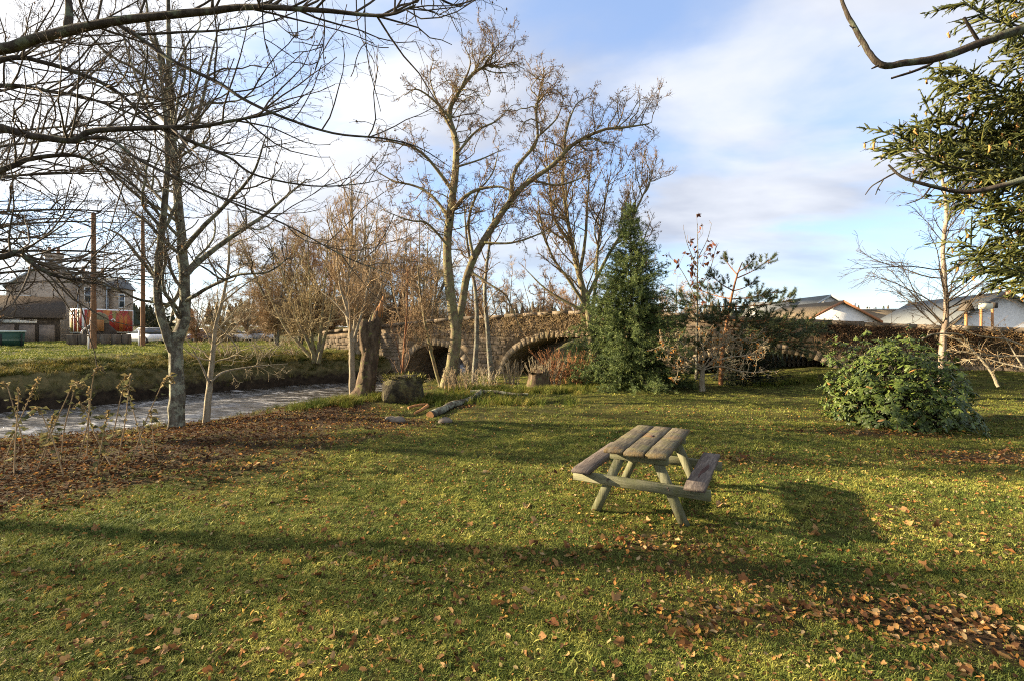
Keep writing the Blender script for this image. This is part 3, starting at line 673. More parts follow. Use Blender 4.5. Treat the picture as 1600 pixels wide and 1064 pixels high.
tree('leaning_alder', 'gnarled alder leaning right with its long limb over the spruce', 
     [(Q(Y, (706, 610), (708, 550), (722, 475), (735, 415), (766, 361), (797, 316), (822, 288), (862, 260), (896, 226), (941, 204), (975, 200), (1014, 194), dy=[0, .2, .1, -.2, -.5], base=1), .17, .02),
      (Q(Y, (797, 316), (805, 266), (838, 222), (838, 175), (845, 136), (851, 110), dy=[0, .4, .8]), .08, .014),
      (Q(Y, (690, 608), (673, 548), (659, 474), (652, 410), dy=[0, -.1, -.4]), .075, .02),
      (Q(Y, (740, 405), (732, 350), (745, 305), (770, 270), (780, 230), dy=[0, .5, .7]), .06, .012),
      (Q(Y, (740, 428), (765, 445), (790, 462), (806, 497), (818, 528), dy=[0, -.4, -.8]), .05, .012),
      (Q(Y, (757, 380), (800, 380), (845, 365), (870, 350), dy=[0, -.5, -.9]), .05, .01),
      (Q(Y, (830, 282), (870, 290), (905, 280), (935, 262), dy=[0, -.3, -.7]), .05, .01),
      (Q(Y, (880, 245), (885, 205), (900, 165), (925, 150), dy=[0, .3, .5]), .05, .01),
      (Q(Y, (840, 215), (870, 185), (882, 150), dy=[0, -.4]), .04, .01)],
     AL(), 'bark_alder', 'twig_brown', seed=22, flare=1.2, tips=buds(.017, .5, M['bud'], 'cone', 2, .05))
for i, (px, sd, Yv, tops, lab) in enumerate([(741, 31, 19.8, [(741, 600), (745, 520), (743, 455), (730, 380), (725, 320)], 'thin grey trunked tree, left one of the pair before the bridge pier'), (767, 32, 20.1, [(768, 600), (762, 520), (758, 450), (765, 380), (775, 310)], 'thin grey trunked tree, right one of the pair before the bridge pier')]):
    tree('thin_grey_tree', lab, [(Q(Yv, *tops, dy=[0, .3], base=1), .12, .02)], G4(2.2, 4, 5, 4, .0052, .25, .06, .4, 1.8), 'bark_grey', 'twig_brown', group='pair of thin trees before the bridge', seed=sd, limbs=False)
# spreading tree behind the spruce, by the bridge
Y = 20.6
st = [(Q(Y, (928, 612), (925, 540), (918, 480), (905, 430), (892, 370), (880, 300), (880, 235), dy=[0, 0, .2], base=1), .20, .02)]
for pp, dv in (((922, 520), (930, 450), (935, 380), (945, 320), (955, 265)), [0, .6]), (((918, 485), (890, 440), (862, 400), (845, 345), (840, 300)), [0, -.5]), (((915, 470), (950, 400), (985, 345), (1010, 295), (1022, 275)), [0, .3]), (((905, 432), (915, 370), (918, 310), (925, 240)), [0, -.8]), (((895, 385), (865, 340), (858, 280), (850, 230)), [0, .8]), (((925, 500), (960, 440), (995, 400), (1015, 350)), [0, -.6]), (((920, 490), (880, 470), (850, 450), (820, 420)), [0, .5]), (((925, 525), (945, 470), (985, 440), (1010, 415)), [0, .9]):
    st.append((Q(Y, *pp, dy=dv), .085, .014))
tree('spreading_tree', 'broad bare tree with many rising limbs behind the dark spruce', st, G4(2.8, 5.0, 6.5, 7.0, .0065, .2, .12, .45, 2.3, ang=38), 'bark_alder', 'twig_brown', seed=41, tips=buds(.028, .3, M['bud'], 'bud'))

# broken leaning trunk
Y = 13.2
org = Q(Y, (567, 640), base=1)[0]
bt = thing('broken_trunk', 'thick leaning dead trunk with a splintered orange broken top', 'tree', org)
rb = np.random.default_rng(8)
def knotty(pts, rad, k, m_, seed, name):
    q = spline(pts, k) - org; rr = np.interp(np.linspace(0, 1, k), np.linspace(0, 1, len(rad)), rad); v, f = tubes(q[None], rr[None], m_); c = np.repeat(q, m_, 0); aa = np.tile(np.arange(m_) * 6.2832 / m_, k); hh = np.repeat(np.linspace(0, 1, k), m_); r_ = np.random.default_rng(seed)
    w = .06 * np.sin(aa * 4 + hh * 5 + seed) + .05 * np.sin(aa * 7 - hh * 9) + .03 * np.sin(aa * 11 + hh * 17) + r_.normal(0, .018, len(v)); part(name, np.vstack([v + (v - c) * w[:, None], q[-1]]), [f, np.array([((k - 1) * m_ + j, (k - 1) * m_ + (j + 1) % m_, k * m_) for j in range(m_)])], M['bark_rot'], bt, smooth_=True)
knotty([org, *Q(Y, (571, 606), (576, 575), (580, 545), (583, 518), (586, 506), dy=[0, .05])], [.36, .26, .235, .225, .22, .17], 34, 22, 1, 'trunk')
knotty(Q(Y, (574, 560), (570, 535), (569, 512), (570, 499), dy=[-.06, -.06]), [.13, .14, .135, .07], 16, 14, 2, 'stub')
knotty(Q(Y, (584, 530), (588, 505), (591, 487), dy=[.02, .05]), [.18, .15, .11], 14, 14, 3, 'stub')
mb = MB()
for k in range(11):                                                # splintered top
    a = k * .58; rr_ = .08 if k % 2 else .04; c = PX(591, 490, Y + .05) - org + [rr_ * math.cos(a), rr_ * math.sin(a), 0]; h = rb.uniform(.22, .42) + .14 * math.cos(a)
    mb.cyl(c - [.01, 0, .12], c + [.06, 0, h * .9], .065, .016, 7)
M['splinter'] = mat_noise('splintered_wood', [(.3, (.20, .085, .03)), (.7, (.46, .24, .10))], 7, .85, .8, .02, (1, 1, .12))
mb.build('splintered_top', M['splinter'], bt)
Y = 14.4
tree('pole_tree', 'straight slender pale tree standing just behind the broken trunk', [(Q(Y, (551, 622), (550, 570), (548, 520), (541, 478), (545, 420), (550, 350), (549, 280), dy=[0, .2], base=1), .095, .012),
     (Q(Y, (543, 485), (530, 440), (525, 380), (515, 320), dy=[0, -.4]), .045, .008), (Q(Y, (547, 500), (520, 470), (500, 455), dy=[0, .3]), .03, .008), (Q(Y, (546, 430), (575, 370), (595, 310), dy=[0, .4]), .03, .006)],
     G4(3.0, 4.6, 5.2, 4.5, .0042, .17, .12, .4, 1.9, ang=38), 'bark_pale', 'twig_tan', seed=61, limbs=False)
Y = 13.4
tree('red_sapling', 'small red barked sapling beside the mossy stone block', [(Q(Y, (624, 632), (628, 590), (632, 540), (636, 480), (637, 420), dy=[0, .15], base=1), .055, .006), (Q(Y, (629, 585), (622, 545), (612, 510), dy=[0, -.3]), .02, .005)],
     G4(4, 4.6, 4.5, 3, .0032, .15, .1, .3, .9, ang=42, t0=.15), 'bark_red', 'twig_rust', seed=62, limbs=False)

# multi-stemmed willows on the far bank
def clump(name, label, px, Y, stems_px, seed, bark, twig, r=.1, gens=None, group=None, tips=None):
    b0 = PX(px, 590, Y); b0[2] = gz(b0[0], b0[1]) - .05; rr = np.random.default_rng(seed); st = []
    for k, (x1, y1) in enumerate(stems_px):
        e = PX(x1, y1, Y + rr.uniform(-1.5, 1.5)); s0 = b0 + [rr.normal(0, .15), rr.normal(0, .15), 0] if k else b0
        mid = s0 + (e - s0) * .45 + [(e[0] - s0[0]) * .12, 0, -.1 * (e[2] - s0[2]) * 0]
        st.append((np.array([s0, s0 + (mid - s0) * .5, mid, e]), r * rr.uniform(.75, 1.15), .012))
    return tree(name, label, st, gens or G4(2.0, 3.8, 3.6, 6.0, .0075, .24, .07, .4, 2.3, ang=46), bark, twig, seed=seed, limbs=False, nstem=len(st), group=group, tips=tips)
clump('willow_clump', 'multi stemmed pale willow leaning left on the far bank', 497, 26.8, [(432, 395), (455, 370), (480, 350), (515, 345), (410, 440), (530, 400)], 71, 'bark_alder', 'twig_olive', .13)
clump('willow_clump', 'multi stemmed pale willow by the left end of the bridge', 555, 28.6, [(560, 330), (590, 345), (525, 360), (610, 400), (575, 300)], 72, 'bark_pale', 'twig_tan', .13)
clump('willow_clump', 'bushy tan willow above the left hand arch', 655, 31.5, [(640, 350), (670, 340), (620, 370), (690, 380), (655, 320), (600, 390)], 73, 'bark_pale', 'twig_tan', .14)
# low branchy scrub along the far bank
for i, (px, Y, sd, sz, lab) in enumerate([(350, 24.5, 81, 1.0, 'low scrub bush on the far bank right of the forked tree'), (415, 25.6, 82, 1.0, 'tangled scrub bush hanging over the far bank edge'), (455, 27.0, 83, .9, 'low scrub bush at the foot of the leaning willow'), (600, 27.2, 84, .9, 'tangled scrub bush before the bridge abutment'), (640, 24.2, 85, .8, 'thorny scrub bush in front of the left hand arch'), (665, 22.5, 86, .7, 'low thorny scrub bush at the foot of the tall alder')]):
    b0 = PX(px, 590, Y); zz = gz(b0[0], b0[1]); rr = np.random.default_rng(sd); st = []
    for k in range(9):
        a = rr.uniform(0, 6.28); l = rr.uniform(.8, 1.7) * sz
        s0 = np.array([b0[0] + rr.normal(0, .2), b0[1] + rr.normal(0, .15), zz - .03]); st.append((np.array([s0, s0 + [math.cos(a) * l * .4, math.sin(a) * l * .4, l * .5], s0 + [math.cos(a) * l * .9, math.sin(a) * l * .8, l * .8]]), .022, .006))
    tree('scrub_bush', lab, st, [dict(n=4.5, ang=50, ratio=.6, lmax=.9, lmin=.25, k=6, wig=.28, up=.02, rf=.009, rmin=.008, t0=.1), dict(n=5.5, ang=48, ratio=.5, lmax=.4, lmin=.12, k=4, wig=.28, up=0, rf=.01, rmin=.006, t0=.1)], 'bark_pale', 'twig_pale' if i % 2 else 'twig_tan', cat='bush', seed=sd, limbs=False, nstem=9, trunkname='stem', group='scrub along the far bank and bridge', sides=5)

# trees farther back, behind the bridge and the far bank
BG = [(432, 38, 345, 'twig_tan', 'tan winter tree behind the far bank lawn, leftmost of the tan row'), (470, 42, 340, 'twig_olive', 'olive tan winter tree standing behind the leaning willow'), (515, 44, 325, 'twig_rust', 'rusty brown winter tree behind the slender pole tree'),
      (575, 40, 330, 'twig_tan', 'tan winter tree above the broken trunk'), (620, 43, 345, 'twig_rust', 'rusty tan winter tree behind the bridge left end'), (672, 46, 350, 'twig_olive', 'olive winter tree behind the tall alder trunk'),
      (735, 48, 405, 'twig_rust', 'low rusty winter tree behind the bridge, left of centre'), (790, 50, 415, 'twig_tan', 'low tan winter tree over the middle of the bridge'), (845, 47, 420, 'twig_rust', 'low reddish winter tree right over the main arch'), (895, 52, 425, 'twig_rust', 'low rusty winter tree behind the spreading tree'), (1055, 45, 432, 'twig_rust', 'rounded rust brown tree behind the parapet right of the spruce'), (1100, 50, 438, 'twig_rust', 'rounded rust brown tree behind the young copper tree'), (345, 50, 440, 'twig_olive', 'olive winter tree behind parked cars right of the forked tree'), (385, 55, 430, 'twig_tan', 'tan winter tree behind the white parked cars'), (305, 48, 455, 'twig_rust', 'rusty winter tree seen through the forked tree')]
for i, (px, Y, ty, tw, lab) in enumerate(BG):
    rr = np.random.default_rng(100 + i); b0 = PX(px, 520, Y); b0[2] = gz(b0[0], b0[1]) - .1; H = PX(px, ty, Y)[2] - b0[2]; st = []
    for k in range(6):
        a = k * 1.05 + rr.uniform(0, 1); sp_ = H * rr.uniform(.22, .5) * (0.25 if k == 0 else 1)
        st.append((np.array([b0, b0 + [0, 0, H * .16], b0 + [math.cos(a) * sp_ * .5, math.sin(a) * sp_ * .5, H * .5], b0 + [math.cos(a) * sp_, math.sin(a) * sp_, H * (rr.uniform(.6, .92) if k else 1)]]), .016 * H, .015))
    tree('winter_tree', lab, st, [dict(n=2.35, ang=50, ratio=.36, lmax=2.8, lmin=.6, k=5, wig=.22, up=.04, rf=.012, rmin=.014, t0=.15), dict(n=3.6, ang=50, ratio=.45, lmax=1.3, lmin=.3, k=3, wig=.24, up=.02, rf=.012, rmin=.011, t0=.1), dict(spike=1, n=26, l=.5, w=.026)],
         'bark_grey', tw, seed=200 + i, limbs=False, group='winter trees in the background', sides=6)

# birch on the right
Y = 13.4
tree('silver_birch', 'slender birch with fine drooping twigs in front of the road wall', [(Q(Y, (1472, 590), (1473, 540), (1479, 480), (1473, 400), (1479, 330), (1471, 270), (1472, 235), dy=[0, .1], base=1), .088, .012)],
     [dict(n=8, ang=58, ratio=.42, fall=.45, lmax=2.3, lmin=.5, k=9, wig=.08, up=.07, droop=.16, rf=.009, rmin=.006, t0=.22, cap=60, bias=.1),
      dict(n=7, ang=32, ratio=.36, fall=.4, lmax=.9, lmin=.2, k=6, wig=.1, up=-.02, droop=.1, rf=.006, rmin=.006, t0=.2),
      dict(n=6, ang=28, ratio=.5, fall=.3, lmax=.4, lmin=.12, k=4, wig=.1, up=-.05, rf=.006, rmin=.0048, t0=.2)], 'bark_birch', 'twig_dark', seed=91, limbs=True)
# young tree holding a few copper leaves
Y = 18.6
tree('copper_leaved_sapling', 'young tree with a few copper leaves at its top beside the spruce', [(Q(Y, (1088, 600), (1089, 540), (1089, 480), (1090, 410), (1090, 350), dy=[0, 0], base=1), .06, .008),
     (Q(Y, (1089, 470), (1066, 425), (1044, 398), dy=[0, .4]), .02, .006), (Q(Y, (1089, 460), (1110, 420), (1120, 380), dy=[0, -.3]), .02, .006), (Q(Y, (1090, 420), (1075, 385), (1068, 358), dy=[0, -.4]), .018, .005), (Q(Y, (1090, 405), (1105, 375), (1112, 350), dy=[0, .4]), .018, .005)],
     [dict(n=2.2, ang=38, ratio=.35, lmax=.9, lmin=.2, k=6, wig=.14, up=.1, rf=.008, rmin=.007, t0=.45), dict(n=4, ang=40, ratio=.45, lmax=.35, lmin=.1, k=4, wig=.15, up=.05, rf=.01, rmin=.0055, t0=.2)], 'bark_grey', 'twig_brown', seed=92, limbs=False, tips=leaf_tips([(.15, .05, .025), (.20, .075, .035), (.10, .04, .025)], .19, .8, 2, 'copper_leaf', down=1.0))
# low ornamental tree with a few orange leaves
Y = 15.0
b0 = GX(1097, 613); st = [(Q(Y, (1097, 616), (1097, 592), (1098, 574), dy=[0], base=1), .085, .07)]
for pp, dv in (((1098, 576), (1070, 560), (1045, 545), (1032, 540)), [0, -.7]), (((1098, 576), (1080, 555), (1065, 535), (1050, 528)), [0, .6]), (((1098, 578), (1115, 560), (1128, 535), (1135, 520)), [0, .3]), (((1098, 576), (1130, 560), (1165, 555), (1192, 548)), [0, -.5]), (((1098, 574), (1118, 548), (1150, 530), (1180, 535)), [0, .6]), (((1098, 574), (1100, 550), (1092, 530), (1085, 522)), [0, -.4]), (((1098, 578), (1125, 572), (1160, 580), (1195, 582)), [0, -.9]), (((1098, 577), (1068, 572), (1050, 572)), [0, -.9]):
    st.append((Q(Y, *pp, dy=dv), .026, .008))
tree('low_ornamental_tree', 'low spreading pale tree with a few orange leaves in front of the bridge', st, [dict(n=9, ang=52, ratio=.6, lmax=.7, lmin=.25, k=6, wig=.3, up=.05, rf=.011, rmin=.008, t0=.15), dict(n=9, ang=50, ratio=.55, lmax=.35, lmin=.12, k=5, wig=.3, up=.05, rf=.01, rmin=.0065, t0=.1), dict(n=9, ang=45, ratio=.5, lmax=.22, lmin=.07, k=4, wig=.25, up=.02, rf=.01, rmin=.005, t0=.1)], 'bark_pale', 'twig_pale', seed=93, limbs=False,
     tips=leaf_tips([(.38, .16, .035), (.30, .12, .03), (.42, .22, .06)], .09, .30, 1, 'orange_leaf'))

# bare branches reaching in from a tree right of the frame
Y = 3.1
tree('right_edge_tree', 'bare tree beyond the right edge with two branches reaching into view', [(np.array([(6.6, 2.6, gz(6.6, 2.6) - .1), (6.6, 2.6, 1.5), (6.55, 2.6, 3.2), (6.7, 2.7, 5.2)]), .16, .06),
     (np.vstack([[6.55, 2.6, 3.0], Q(Y, (1800, -20), (1680, 18), (1600, 45), (1540, 65), (1470, 90), (1420, 98), (1380, 103), (1360, 85), (1345, 60), (1325, 25), (1315, 0), (1300, -50), dy=[-.1, 0, .1])]), .034, .008),
     (Q(Y, (1462, 92), (1452, 102), (1425, 113), (1393, 123), dy=[.06, .1]), .0105, .007), (Q(Y, (1530, 67), (1518, 48), (1506, 28), dy=[.04, 0]), .0105, .008),
     (np.vstack([[6.6, 2.6, 2.3], Q(Y, (1780, 235), (1660, 262), (1600, 281), (1540, 297), (1500, 300), (1450, 290), (1410, 277), (1388, 258), dy=[-.1, .1, .2])]), .026, .006),
     (Q(Y, (1400, 270), (1378, 282), (1362, 292), (1352, 305), dy=[.2, .25]), .006, .003), (Q(Y, (1455, 292), (1440, 310), (1415, 320), dy=[.15, .2]), .006, .003), (Q(Y, (1380, 282), (1372, 295), (1368, 305), dy=[.2, .25]), .004, .003), (Q(Y, (1435, 286), (1443, 268), (1455, 266), (1459, 280), dy=[.15, .1]), .005, .003), (Q(Y, (1372, 103), (1366, 106), (1362, 108), dy=[0, 0]), .008, .004)],
     [dict(n=.9, ang=55, ratio=.05, lmax=.05, lmin=.02, k=3, wig=.2, up=0, rf=.1, rmin=.004, t0=.5)], 'bark_dark', 'twig_dark', seed=95, limbs=False)

# ------------------------------------------------------------------ conifers
SPR = [(.035, .055, .018), (.050, .075, .022), (.070, .092, .026), (.030, .050, .020)]
def spruce(name, label, base, H, rad, seed, whorls=26, per=6, bark='bark_dark', cols=SPR, z0=.04, nw=.011, nl=.05, per_m=70, droop=.28, shoot=9, cones=0, zvis=(0, 99), group=None, taper=1.0, vis=None, cull=False, fine=9, boughs=None, spindle=0):
    rng = np.random.default_rng(seed); root = thing(name, label, 'tree', base, group=group)
    v, f = tubes(spline([(0, 0, -.1), (.03, 0, H * .5), (0, 0, H)], 14)[None], np.linspace(.017 * H, .008, 14)[None], 8); part('trunk', v, f, M[bark], root, smooth_=True)
    br_ = []
    for w in range(whorls):
        u = (w + rng.uniform(-.3, .3)) / whorls; z = H * (z0 + (1 - z0) * u) 
        if not zvis[0] <= z <= zvis[1]: continue
        l0 = rad * (1 - u) ** taper * (.92 + .16 * rng.random()) + .10
        if u < .12: l0 *= .82 + u * 1.5
        for j in range(per):
            a = rng.uniform(0, 6.283) if j else w * 2.4
            if vis and not vis(a): continue
            l = l0 * rng.uniform(.72, 1.12); k = 8; s = np.linspace(0, 1, k)[:, None]
            dirh = np.array([math.cos(a), math.sin(a), 0]); lift = .55 * u - .05
            p = np.array([0, 0, z]) + dirh * s * l + UP * (l * (lift * s - droop * s ** 1.6 * (1 - u * .6) + .16 * s ** 4)) + rng.normal(0, .012 * l, (k, 3)) * s
            br_.append((p, .010 * l + .006))
    if boughs is not None:
        br_ = []
        for tip in boughs:
            e_ = np.array(tip) - np.array(base); hd = math.hypot(e_[0], e_[1]); o_ = np.array([0, 0, e_[2] + .10 * hd]); s = np.linspace(0, 1, 8)[:, None]
            br_.append((o_ + (e_ - o_) * s - UP * hd * .16 * np.sin(s * np.pi) * s + rng.normal(0, .02, (8, 3)) * s, .012 * hd + .006))
    P = np.stack([b[0] for b in br_]); Rr = np.stack([np.linspace(b[1], .004, 8) for b in br_])
    res = sprout(rng, P, Rr, dict(n=shoot, ang=52, angs=8, ratio=.34, fall=.75, lmax=.62 if boughs is not None else .95, lmin=.14, k=5, wig=.08, up=-.03, rf=.01, rmin=.003, t0=.12, cap=90, flat=.45 if boughs is not None else 1))
    P2, R2 = res
    if cull:
        w_ = P2[:, -1] + np.array(base); px_ = 800 + FPX * w_[:, 0] / np.maximum(w_[:, 1], .1); k_ = (w_[:, 1] > 2) & (px_ < 1700) & (HZ - FPX * (w_[:, 2] - CH) / np.maximum(w_[:, 1], .1) > -90); P2, R2 = P2[k_], R2[k_]
    P2[:, 1:, 2] -= (np.linspace(0, 1, 5)[1:] ** 1.5)[None] * .12 * np.linalg.norm(P2[:, -1] - P2[:, 0], axis=1)[:, None]
    res3 = sprout(rng, P2, R2, dict(n=fine, ang=46, angs=8, ratio=.5, fall=.6, lmax=.17 if boughs is not None else .32, lmin=.07, k=3, wig=.06, up=-.05 if boughs is not None else -.03, rf=.01, rmin=.0025, t0=.1, cap=16, flat=.6 if boughs is not None else 1))
    v, f = tubes(P, Rr, 3); part('branch_frame', v, f, M[bark], root, kind='stuff')
    VV, FF, CC, n0 = [], [], [], 0
    if spindle:                                                   # shoots thick with needles: a spindle body under the loose needles
        for PP in (P2[:, [0, 2, 4]], res3[0]):
            a, b_ = tubes(PP, np.tile([spindle * .8, spindle, spindle * .25], (len(PP), 1)), 3); b_ = np.concatenate([b_[:, [0, 1, 2]], b_[:, [0, 2, 3]]]); cs = np.array(cols)[rng.integers(len(cols), size=len(PP))] * rng.uniform(.6, 1.1, (len(PP), 1)); VV.append(a); FF.append(b_ + n0); CC.append(np.repeat(cs, 9, 0)); n0 += len(a)
    for PP, pm in ((P2, per_m), (res3[0], per_m * 1.05), (P[:, 2:], per_m * .8)):
        a, b_, c = needles(rng, PP, None, pm, nl, nw, cols); VV.append(a); FF.append(b_ + n0); CC.append(c); n0 += len(a)
    part('crown', np.concatenate(VV), np.concatenate(FF), M['needle'], root, np.concatenate(CC), kind='stuff')
    if cones:
        ends = np.concatenate([P2[:, -1], P2[:, 3]]); e = ends[rng.permutation(len(ends))[:cones]]; n = len(e)
        Pc = np.stack([e, e - UP * .03 + rng.normal(0, .01, (n, 3)), e - UP * .07 + rng.normal(0, .015, (n, 3)), e - UP * .105 + rng.normal(0, .02, (n, 3))], 1)
        v, f = tubes(Pc, np.tile([.008, .021, .020, .006], (n, 1)), 5); part('cone', v, f, M['cone'], root, kind='stuff')
    return root
M['cone'] = mat_noise('spruce_cone', [(.3, (.28, .12, .035)), (.7, (.50, .26, .08))], 30, .7, .6, .01)
sb = GX(985, 606); sb[2] = gz(sb[0], sb[1])
spruce('young_spruce', 'dense dark green conical spruce standing in the middle', sb, 6.3, 2.5, 301, whorls=44, per=11, cols=[(.085, .118, .036), (.118, .155, .045), (.165, .20, .058), (.068, .098, .036)], nw=.016, nl=.068, per_m=92, droop=.26, shoot=8.5, taper=.95)
rs = np.array([14.9, 10.2, 0]); rs[2] = gz(rs[0], rs[1])
TIP = [(x_, y_ - 18, d_) for x_, y_, d_ in [(1382, 226, 9.2), (1405, 240, 8.6), (1425, 215, 9.8), (1448, 195, 9.4), (1468, 140, 9.6), (1490, 120, 8.9), (1500, 22, 9.3), (1525, 5, 10.2), (1545, 40, 8.6), (1470, 262, 9.9), (1500, 240, 8.4), (1510, 180, 10.4), (1530, 150, 8.8), (1545, 205, 9.4), (1560, 100, 9.8), (1490, 322, 9.6), (1535, 300, 9.3), (1500, 395, 9.7), (1525, 415, 8.6), (1550, 380, 9.9), (1575, 330, 8.7), (1585, 250, 9.2), (1590, 160, 9.0), (1600, 70, 9.5), (1565, 440, 9.4), (1600, 400, 8.8), (1610, 300, 9.9), (1620, 200, 8.6), (1575, 470, 11.3), (1605, 455, 11.0), (1580, -20, 9.4), (1620, 120, 10.2), (1640, 350, 9.0), (1560, 270, 10.6), (1520, 230, 11.2), (1650, 40, 8.9)]]
spruce('cone_bearing_spruce', 'large spruce hung with orange cones at the right edge', rs, 15.5, 6.4, 302, whorls=10, per=2, cols=[(.085, .095, .022), (.115, .125, .028), (.065, .080, .022), (.15, .15, .036)], z0=.2, nw=.012, nl=.042, per_m=50, shoot=13, cones=380, fine=10, boughs=[PX(*t_) for t_ in TIP], spindle=.020)
ds = PX(1165, 605, 17.3); ds[2] = gz(ds[0], ds[1])
spruce('dark_low_evergreen', 'low dark evergreen bush under the pine', ds, 1.35, 1.35, 303, whorls=12, per=12, cols=[(.016, .026, .013), (.024, .036, .016)], nw=.017, nl=.05, per_m=60, droop=.1, shoot=11, taper=.5)['category'] = 'bush'
# dark conifers behind the left bank and pines
for i, (px, Y, ty, lab, w) in enumerate([(425, 60, 385, 'dark conifer behind the tan winter trees, leftmost', 4.2), (555, 62, 335, 'tall dark conifer rising behind the slender pole tree', 4.0), (575, 66, 345, 'dark conifer right beside the tall one behind the pole tree', 3.6), (635, 58, 370, 'dark conifer behind the tan willow over the left arch', 4.0), (662, 64, 378, 'dark conifer behind the tall alder, rightmost', 3.6), (240, 70, 465, 'dark conifer right of the stone house', 3.6), (255, 66, 478, 'small dark conifer seen between the forked stems', 3.0), (18, 85, 450, 'dark conifer left of the stone house gable', 4.6), (480, 72, 400, 'dark conifer behind the leaning willow', 4.0)]):
    b0 = PX(px, 520, Y); b0[2] = gz(b0[0], b0[1]) - .1; H = PX(px, ty, Y)[2] - b0[2]
    spruce('background_conifer', lab, b0, H, w * .8, 320 + i, whorls=18, per=6, nw=.07, nl=.22, per_m=13, droop=.2, shoot=3.2, cols=[(.050, .050, .018), (.070, .068, .024), (.040, .044, .018)], group='dark conifers in the background', z0=.08, taper=.75)
# Scots pine with long needle tufts
Y = 17.0
rp = np.random.default_rng(77)
org = Q(Y, (1126, 606), base=1)[0]
pine = thing('scots_pine', 'spreading young pine with bluish needle tufts right of the copper leaved tree', 'tree', org)
tr_ = spline(np.vstack([[org], Q(Y, (1128, 560), (1134, 515), (1142, 470), (1152, 430), (1160, 410), dy=[0, .2])]), 16)
v, f = tubes((tr_ - org)[None], np.linspace(.085, .015, 16)[None], 8); part('trunk', v, f, M['bark_pine'], pine, smooth_=True)
bl = []
for x1, y1, sy, x0, y0 in [(1055, 470, .6, 1142, 480), (1070, 500, -.8, 1138, 505), (1060, 530, .5, 1130, 530), (1110, 430, -.4, 1146, 455), (1130, 400, .6, 1152, 430), (1178, 405, -.3, 1154, 425), (1200, 408, .5, 1152, 435), (1180, 440, -.9, 1146, 455), (1235, 470, .7, 1142, 480), (1215, 455, -.2, 1144, 468), (1240, 505, -.6, 1138, 500), (1270, 510, .3, 1136, 510), (1280, 535, -.9, 1132, 525), (1250, 545, .2, 1130, 538), (1190, 545, -1.4, 1130, 540), (1160, 520, -1.5, 1134, 515), (1095, 545, -1.2, 1129, 545), (1205, 500, -1.4, 1138, 500), (1085, 450, 1.2, 1144, 468), (1230, 530, 1.3, 1134, 520), (1160, 480, -1.2, 1141, 480), (1120, 490, -1.3, 1139, 495), (1300, 520, -.3, 1136, 515)]:
    a = PX(x0, y0, Y + .1); e = PX(x1, y1, Y + sy); bl.append(spline([a, a + (e - a) * .5 - [0, 0, .06], e], 8))
P = np.stack(bl); Rr = np.tile(np.linspace(.026, .009, 8), (len(bl), 1))
P2, R2 = sprout(rp, P, Rr, dict(n=13, ang=48, ratio=.45, fall=.5, lmax=.65, lmin=.2, k=6, wig=.12, up=.12, rf=.012, rmin=.007, t0=.2))
v, f = merge([tubes(P - org, Rr, 5), tubes(P2 - org, R2, 4)]); part('branch_frame', v, f, M['bark_pine'], pine, kind='stuff')
tipsP = np.concatenate([P2[:, 2:], P[:, 5:, :][:, [0, 1, 2, 2]]])
a, b_, c = needles(rp, tipsP, None, 300, .12, .014, [(.06, .085, .038), (.09, .115, .048), (.13, .145, .055), (.075, .10, .055)], fwd=.9)
part('crown', a - org, b_, M['needle'], pine, c, kind='stuff')
# ------------------------------------------------------------------ picnic table
def mat_wood(name, stops, moss=None, sc_=5, stain=0, dirn=(9, .7, 9)):
    m, t, b = new_mat(name)
    c = N(t, 'ShaderNodeTexCoord'); oi = N(t, 'ShaderNodeObjectInfo')
    off = N(t, 'ShaderNodeVectorMath', operation='ADD'); t.links.new(c.outputs['Object'], off.inputs[0])
    cx = N(t, 'ShaderNodeCombineXYZ'); t.links.new(math_n(t, 'MULTIPLY', oi.outputs['Random'], 17.0), cx.inputs[0]); t.links.new(cx.outputs[0], off.inputs[1])
    mpn = N(t, 'ShaderNodeMapping'); mpn.inputs['Scale'].default_value = dirn; t.links.new(off.outputs[0], mpn.inputs[0])
    gr = noise(t, mpn.outputs[0], sc_, 7, .7, .35)
    col = ramp(t, gr, stops)
    if moss:
        mk = ramp(t, noise(t, off.outputs[0], 6.0, 6, .7), [(.48, (0, 0, 0)), (.66, (.85, .85, .85))]); col = mixc(t, mk, col, moss)
    if stain:
        col = mixc(t, ramp(t, noise(t, off.outputs[0], 3.0, 5, .6), [(.55, (0, 0, 0)), (.72, (.6, .6, .6))]), col, (.19, .075, .035))
    t.links.new(col, b.inputs['Base Color']); b.inputs['Roughness'].default_value = .85; b.inputs['Specular IOR Level'].default_value = .2
    bump(t, b, gr, .7, .012)
    return m
M['top_wood'] = mat_wood('weathered_top', [(.32, (.025, .020, .015)), (.5, (.095, .078, .052)), (.72, (.20, .17, .115))], (.125, .118, .045), 5, 1)
M['seat_wood'] = mat_wood('weathered_seat', [(.3, (.045, .036, .032)), (.5, (.105, .083, .068)), (.72, (.20, .165, .13))], None, 5, 0)
FR = [(.3, (.075, .075, .042)), (.5, (.145, .142, .085)), (.72, (.215, .205, .13))]
M['frame_wood'] = mat_wood('treated_frame', FR, (.12, .125, .05), 4, 0, (.7, 9, 9)); M['leg_wood'] = mat_wood('treated_leg', FR, (.12, .125, .05), 4, 0, (9, 9, .7))
M['bolt'] = mat_plain('rusty_bolt', (.08, .06, .05), .6)
TA = math.atan2(-.486, .874)
pt = thing('picnic_table', 'small weathered wooden picnic table with attached benches on the lawn', 'table', (1.581, 5.353, gz(1.58, 5.35)), TA)
rt = np.random.default_rng(5)
